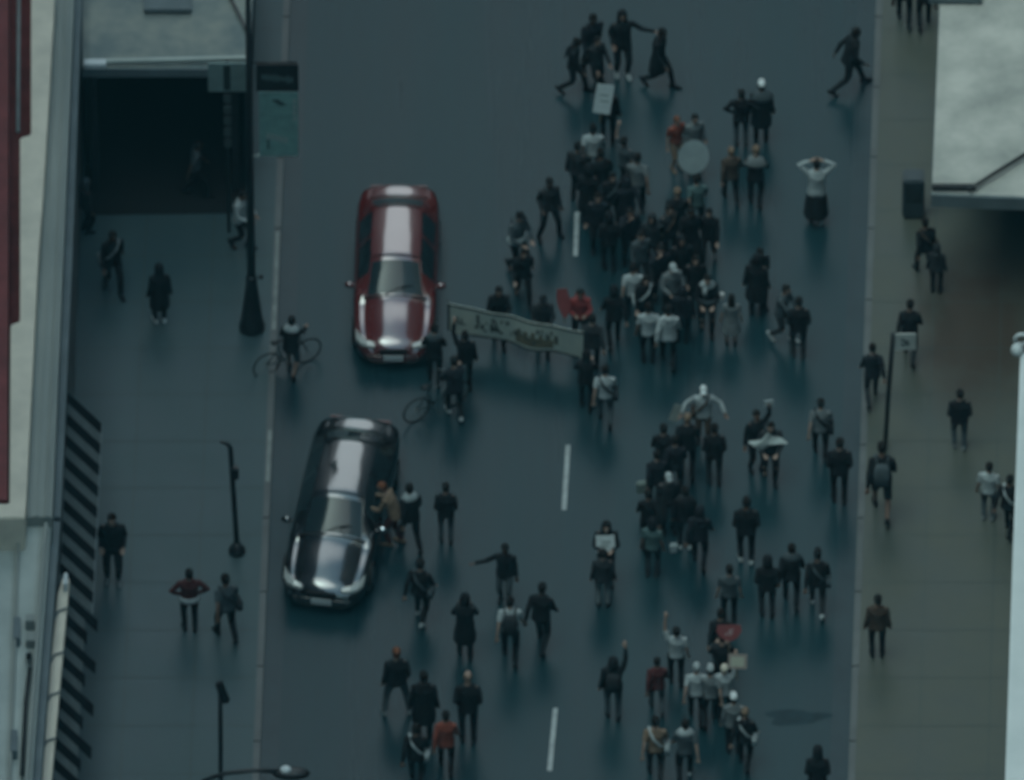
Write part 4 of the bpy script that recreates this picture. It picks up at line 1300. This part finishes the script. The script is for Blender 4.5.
 (652, 576, 170, 'stand', 'tee teal', 'trousers charcoal', 'hood black', 'person in dull teal t-shirt with dark hood right of the square white placard', '', 1, 1.0, 'm', 'charcoal'),
 (685, 548, 180, 'stand', 'jacket black', 'trousers black', 'short_hair hair', 'person in black with a pale phone in the lower middle group', 'scarf charcoal', 1, 1.06, 'm', 'lgrey'),
 (699, 566, 175, 'walk', 'hoodie ink', 'trousers ink', 'hood ink', 'person in inky hood at the lower right of the lower middle group', '', 1, 1.0, 'm', 'black'),
 (746, 562, 180, 'stand_pockets', 'jacket black', 'trousers black', 'short_hair hair', 'broad shouldered person in black right of the lower middle group', '', None, 1.10, 'm', 'lgrey'),
 (606, 580, 0, 'hold', 'jacket black', 'trousers charcoal', 'hood black', 'person in black holding the square white placard to the chest', '', 0, 1.06, 'm', 'black'),
 (603, 606, 180, 'stand', 'jacket charcoal', 'trousers grey', 'short_hair hair', 'person in grey trousers right in front of the square white placard', '', 0, .95, 'm', 'black'),
 (729, 624, 180, 'stand', 'tee slate', 'trousers black', 'short_hair hair', 'person in slate t-shirt just above the red placard', '', 0, 1.0, 'm', 'black'),
 (767, 616, 180, 'stand_pockets', 'jacket black', 'trousers charcoal', 'hood black', 'leftmost of the lower right trio in black', '', None, 1.05, 'm', 'black'),
 (791, 606, 180, 'walk', 'jacket black', 'trousers black', 'short_hair hair', 'middle one of the lower right trio in black, with pale collar', 'scarf slate', 0, 1.05, 'm', 'black'),
 (817, 612, 180, 'stride', 'jacket black', 'trousers charcoal', 'cap black', 'rightmost of the lower right trio in black, with a slung bag and white shoe', 'sling slate', 1, 1.05, 'm', 'lgrey'),
 # --- lower right group
 (722, 694, 180, 'hold', 'jacket black', 'trousers black', 'short_hair hair', 'person in black carrying the red placard', '', None, 1.0, 'm', 'black'),
 (676, 684, 180, 'raise_left', 'tee lgrey', 'trousers black', 'short_hair hair', 'person in pale t-shirt with one arm raised high in the lower street', '', 0, 1.0, 'm', 'black'),
 (657, 712, 185, 'walk', 'jacket wine', 'trousers slate', 'short_hair hair', 'person in dark wine jacket left of the raised arm', '', 1, .92, 'm', 'charcoal'),
 (613, 718, 180, 'raise_right', 'jacket black', 'trousers slate', 'hood black', 'stout person in black with a hand up and a pale backpack in the lower street', 'backpack charcoal', 0, 1.06, 'm', 'black'),
 (696, 722, 180, 'walk', 'tee lgrey', 'trousers black', 'short_hair lgrey', 'left one of the three pale topped people below the red placard', '', 0, 1.0, 'm', 'black'),
 (710, 724, 180, 'walk_other', 'tee grey', 'trousers black', 'cap lgrey', 'middle one of the three pale topped people, in a pale cap', '', 0, 1.0, 'm', 'black'),
 (724, 722, 175, 'raise_right', 'tee lgrey', 'trousers black', 'short_hair cream', 'right one of the three pale topped people, holding up the cream placard', '', 0, 1.02, 'm', 'black'),
 (733, 752, 180, 'stand', 'jacket grey', 'trousers black', 'cap white', 'person in grey jacket and white cap below the cream placard', '', 0, 1.0, 'm', 'black'),
 (744, 768, 170, 'walk', 'hoodie black', 'trousers black', 'short_hair tan', 'person in black hoodie with light hair below the white cap, near the bottom', 'sling lgrey', 0, 1.0, 'm', 'black'),
 (655, 780, 180, 'walk', 'tee tan', 'trousers charcoal', 'short_hair hair', 'person in tan t-shirt at the bottom of the lower right group', 'sling lgrey', 0, 1.06, 'm', 'black'),
 (685, 782, 180, 'walk_other', 'tee slate', 'trousers black', 'short_hair hair', 'person in slate t-shirt with pale scarf at the bottom edge', 'scarf lgrey', 0, 1.04, 'm', 'lgrey'),
 (817, 808, 180, 'stand_pockets', 'coat black', 'trousers black', 'hood black', 'person in black hooded coat cut off by the bottom edge at the right', '', None, 1.08, 'm', 'black'),
 # --- lower centre
 (411, 548, 200, 'stride', 'jacket black', 'trousers black', 'short_hair hair', 'person in black with a pale scarf beside the glossy black sedan', 'scarf lgrey', 1, 1.12, 'm', 'black'),
 (396, 544, 250, 'lean', 'jacket tan', 'trousers wine', 'short_hair orange', 'person in tan jacket leaning towards the glossy black sedan', '', 0, 1.08, 'm', 'tan'),
 (446, 542, 180, 'stand_pockets', 'jacket black', 'trousers slate', 'short_hair hair', 'person in black jacket and slate trousers right of the black sedan', '', None, 1.04, 'm', 'charcoal'),
 (505, 602, 350, 'arm_out_right', 'jacket black', 'trousers slate', 'short_hair hair', 'person in black with one arm stretched out to the left in the lower centre', '', 2, 1.02, 'm', 'charcoal'),
 (420, 622, 165, 'walk', 'jacket black', 'trousers black', 'short_hair hair', 'person in black with pale hands below the black sedan', 'sling slate', 0, 1.05, 'm', 'lgrey'),
 (465, 656, 180, 'hold', 'coat black', 'trousers black', 'hood black', 'person in long black coat with arms folded in front in the lower centre', '', 2, 1.08, 'm', 'black'),
 (510, 662, 180, 'walk', 'tee lgrey', 'trousers black', 'short_hair hair', 'person in pale patterned top with a black rucksack in the lower centre', 'backpack charcoal', 0, 1.10, 'm', 'black'),
 (541, 648, 165, 'stride', 'jacket black', 'trousers black', 'short_hair hair', 'person in black jacket striding right of the pale patterned top', '', 2, 1.10, 'm', 'black'),
 (397, 714, 185, 'straddle', 'jacket black', 'trousers slate', 'bun orange', 'person with orange hair in black jacket and slate trousers at the lower left', '', 0, 1.16, 'm', 'grey'),
 (424, 738, 180, 'stand', 'coat black', 'trousers black', 'short_hair hair', 'person in plain black coat between the orange haired marcher and the rust jacket', '', 2, 1.12, 'm', 'black'),
 (468, 742, 180, 'stand_pockets', 'jacket black', 'trousers black', '', 'bald person in a black suit in the lower centre', '', 0, 1.18, 'm', 'black'),
 (446, 772, 180, 'walk', 'jacket rust', 'trousers black', 'short_hair hair', 'person in rust red jacket and black trousers near the bottom edge', '', 1, 1.06, 'm', 'black'),
 (416, 786, 175, 'walk', 'jacket black', 'trousers black', 'short_hair hair', 'person in black with a pale sling at the bottom edge, left of the rust jacket', 'sling lgrey', 1, 1.06, 'm', 'black'),
 # --- more of the packed crowd
 (601, 208, 190, 'walk', 'jacket black', 'trousers black', 'short_hair hair', 'person in black between the grey bag and the pale grey t-shirt, upper group', '', None, 1.0, 'm', 'black'),
 (577, 200, 160, 'stand', 'jacket charcoal', 'trousers black', 'short_hair hair', 'person in charcoal at the far left edge of the dense upper group', '', None, 1.0, 'm', 'black'),
 (637, 212, 175, 'walk_other', 'tee grey', 'trousers black', 'short_hair hair', 'person in grey t-shirt at the right edge of the dense upper group', '', 1, 1.0, 'm', 'black'),
 (609, 270, 185, 'stand_pockets', 'jacket black', 'trousers black', 'hood black', 'person in black hood at the lower end of the dense upper group', '', None, 1.02, 'm', 'black'),
 (629, 262, 10, 'phone', 'jacket ink', 'trousers black', 'short_hair hair', 'person in inky jacket with a phone between the upper and middle groups', '', 1, 1.0, 'm', 'black'),
 (652, 270, 350, 'walk', 'hoodie charcoal', 'trousers black', 'hood charcoal', 'person in charcoal hood at the upper left of the crowded middle group', '', 1, 1.0, 'm', 'black'),
 (677, 246, 180, 'walk', 'jacket black', 'trousers black', 'short_hair tan', 'person in black with light hair at the very back of the crowded middle group', '', 0, 1.0, 'm', 'black'),
 (671, 318, 20, 'carry_low', 'jacket grey', 'trousers black', 'cap lgrey', 'person in grey jacket and pale cap inside the crowded middle group', '', 0, .98, 'm', 'black'),
 (645, 330, 10, 'walk', 'jacket black', 'trousers black', 'long_hair hair', 'person with long hair in black just right of the pale t-shirt in the middle group', 'sling lgrey', 0, 1.0, 'm', 'black'),
 (682, 342, 175, 'stand', 'hoodie ink', 'trousers black', 'hood ink', 'person in inky hood behind the two people in pale tops', '', None, 1.0, 'm', 'black'),
 (592, 372, 180, 'walk_other', 'jacket charcoal', 'trousers black', 'short_hair hair', 'person in charcoal close behind the right end of the banner', '', None, 1.0, 'm', 'black'),
 (675, 494, 180, 'walk', 'jacket ink', 'trousers black', 'short_hair hair', 'person in inky jacket between the pale haired marcher and the pale phone', '', 0, 1.0, 'm', 'black'),
 (668, 530, 10, 'stand', 'jacket charcoal', 'trousers charcoal', 'cap lgrey', 'person in charcoal with a pale cap at the centre of the lower middle group', '', 0, 1.0, 'm', 'black'),
 (759, 300, 10, 'walk', 'jacket black', 'trousers black', 'short_hair hair', 'person in black just behind the broad hooded coat', '', None, .97, 'm', 'black'),
 (720, 668, 180, 'walk', 'jacket black', 'trousers black', 'short_hair hair', 'person in black just behind the red placard', '', None, 1.0, 'm', 'black'),
]
for px, py, fa, po, tp, bt, hd, lab, ex, sk, s, gr, sh in PEOPLE:
    person(px, py, fa, po, tp, bt, hd, lab, ex, sk, s, gr, sh)

# ------------------------------------------------------------------ things held up in the crowd
PAPER = mat('placard_white', (0.46, 0.52, 0.53), 0.75, col2=(0.36, 0.42, 0.43), scale=6)
INK = mat('placard_ink', (0.05, 0.06, 0.06), 0.8)
def hpos(px, py, gpy):
    """point in the plane above the ground row gpy that is seen at (px, py)"""
    z = (gpy - py) / (44 * CT)
    for _ in range(4):
        q = P(px, py, z)
        g_ = P(px, gpy, 0)
        z += (g_.y - q.y) * math.tan(TH)
    return P(px, py, z)
def placard(name, px, py, gpy, wd, ht, tilt, m, label, marks=None, mm=None, stick=.5, back=20, shape=None, cat='placard'):
    c = hpos(px, py, gpy)
    t = thing(name, label, cat, c, 0, None)
    R = Matrix.Rotation(math.radians(tilt), 3, 'Y') @ Matrix.Rotation(math.radians(-back), 3, 'X')
    out = shape if shape else [(-wd / 2, -ht / 2), (wd / 2, -ht / 2), (wd / 2, ht / 2), (-wd / 2, ht / 2)]
    m1 = MB()
    m1.prism([R @ Vector((x, -.010, z)) for x, z in out], [R @ Vector((x, .010, z)) for x, z in out])
    b_ = m1.build('board', m, t)
    if marks:
        m1 = MB()
        for x, z, a, h in marks:
            m1.prism([R @ Vector((x + dx * a / 2, -.0125, z + dz * h / 2)) for dx, dz in ((-1, -1), (1, -1), (1, 1), (-1, 1))],
                     [R @ Vector((x + dx * a / 2, -.0105, z + dz * h / 2)) for dx, dz in ((-1, -1), (1, -1), (1, 1), (-1, 1))])
        m1.build('printed_marks', mm or INK, b_)
    if stick:
        m1 = MB()
        m1.tube([R @ Vector((0, .02, ht * .2)), R @ Vector((0, .02, -ht / 2 - stick))], .014, 6)
        m1.build('stick', mat('stick_wood', (.10, .08, .05), .8), t)
    return t
placard('placard', 603.5, 99, 156, .40, .72, 9, PAPER, 'tilted tall white placard held up in the top group', [(0, .1, .2, .04), (.03, -.05, .22, .04)], mat('faint_ink', (.17, .21, .21), .8), stick=.25)
circ = [(.36 * math.cos(2 * math.pi * k / 22), .42 * math.sin(2 * math.pi * k / 22)) for k in range(22)]
placard('placard', 693.5, 157, 180, .7, .8, 8, mat('placard_round', (.30, .36, .37), .7, col2=(.22, .28, .29), scale=3), 'round white placard at the orange haired person', None, stick=.1, shape=circ)
placard('placard', 605.5, 543.5, 586, .42, .40, -3, mat('placard_clear', (.52, .58, .58), .7, var=.12, scale=6), 'square white placard held against a black jacket', [(.02, .03, .2, .04), (-.03, -.06, .18, .04)], mat('faint_ink', (.17, .21, .21), .8), stick=0)
heart = [(-.26, .17), (.26, .17), (.28, .02), (.20, -.13), (.06, -.22), (-.06, -.22), (-.2, -.12), (-.28, .02)]
placard('placard', 729, 632, 690, .52, .40, 0, mat('placard_red', (.21, .055, .055), .7, var=.1, scale=6), 'red rounded placard with white marks held above the lower right group',
        [(-.06, -.05, .035, .035), (.0, .0, .035, .04), (.02, -.06, .03, .03), (.06, -.02, .035, .035), (.08, .06, .03, .03), (.03, .05, .03, .03)], mat('white_ink', (.5, .5, .5), .7), stick=.35, shape=heart)
placard('placard', 737.5, 661.5, 722, .42, .35, 2, mat('placard_pink', (.30, .25, .22), .75), 'small cream placard with a pinkish border below the red placard', [(0, 0, .30, .23)], mat('placard_cream', (.42, .43, .34), .75), stick=.3)
placard('flag', 563.5, 303, 349, .3, .72, -4, mat('flag_red', (.19, .042, .042), .85, var=.12, scale=5), 'narrow red flag above the right end of the banner', None, stick=.15, shape=[(-.13, .34), (.10, .36), (.15, .1), (.13, -.15), (.06, -.36), (-.02, -.36), (-.12, -.1), (-.15, .1)], cat='flag')
placard('paper_sheet', 676, 413, 442, .22, .42, 22, mat('paper_dim', (.17, .20, .19), .8, var=.15), 'dim pale paper strip left of the spread sleeves', None, stick=0, cat='paper')
# crumpled white sheet
c = hpos(767, 441, 482)
random.seed(8)
m1 = MB()
out_ = [(-.42, .02), (-.25, .0), (-.10, .14), (0, .26), (.10, .16), (.28, .08), (.46, -.02), (.34, -.10), (.1, -.13), (-.12, -.16), (-.3, -.06)]
fr2 = [Vector((x, -.06 + .09 * math.sin(7 * x), z)) for x, z in out_]
bk2 = [v + Vector((0, .05, 0)) for v in fr2]
cc1, cc2 = Vector((.02, -.14, .02)), Vector((.02, .04, .02))
for k in range(len(out_)):
    a, b_ = k, (k + 1) % len(out_)
    m1.face([fr2[a], fr2[b_], cc1]); m1.face([bk2[b_], bk2[a], cc2]); m1.face([fr2[b_], fr2[a], bk2[a], bk2[b_]])
o_ = m1.build('cloth_sheet', mat('sheet_white', (.36, .41, .40), .85, var=.15, scale=6), None, smooth=True, loc=c)
tag(o_, 'crumpled white sheet carried low in the lower middle group', 'sheet')
# pale bag and small bright things in hands
def small(name, px, py, gpy, size, m, label, cat):
    c = hpos(px, py, gpy)
    m1 = MB(); m1.box((0, 0, 0), size, rz=.2)
    o2 = m1.build(name, m, None, bevel=min(size) * .25, loc=c)
    tag(o2, label, cat)
BAG = mat('bag_pale', (.17, .21, .19), .8, var=.2, scale=5)
small('tote_bag', 643, 487, 510, (.30, .14, .34), BAG, 'pale tote bag at the left of the lower middle group', 'bag')
small('phone', 769, 403, 466, (.22, .03, .17), PAPER, 'pale phone held up above the white sheet', 'phone')
small('paper_cup', 721, 296, 331, (.14, .14, .2), mat('cup_white', (.5, .5, .48), .6), 'small white cup held right of the pale collar', 'cup')
small('carrier_bag', 673.5, 548, 552, (.16, .12, .26), PAPER, 'small white carrier bag low in the lower middle group', 'bag')

# ------------------------------------------------------------------ haze
m1 = MB()
m1.box((0, 65, 169), (1300, 1200, 340))
hz = bpy.data.materials.new('haze_air')
hz.use_nodes = True
hn = hz.node_tree
hn.nodes.clear()
ho = hn.nodes.new('ShaderNodeOutputMaterial')
hv = hn.nodes.new('ShaderNodeVolumePrincipled')
hv.inputs['Density'].default_value = HAZE_DENSITY
hv.inputs['Color'].default_value = HAZE_COLOR
hn.links.new(hv.outputs[0], ho.inputs['Volume'])
h_ = m1.build('haze', hz)
h_['kind'] = 'stuff'
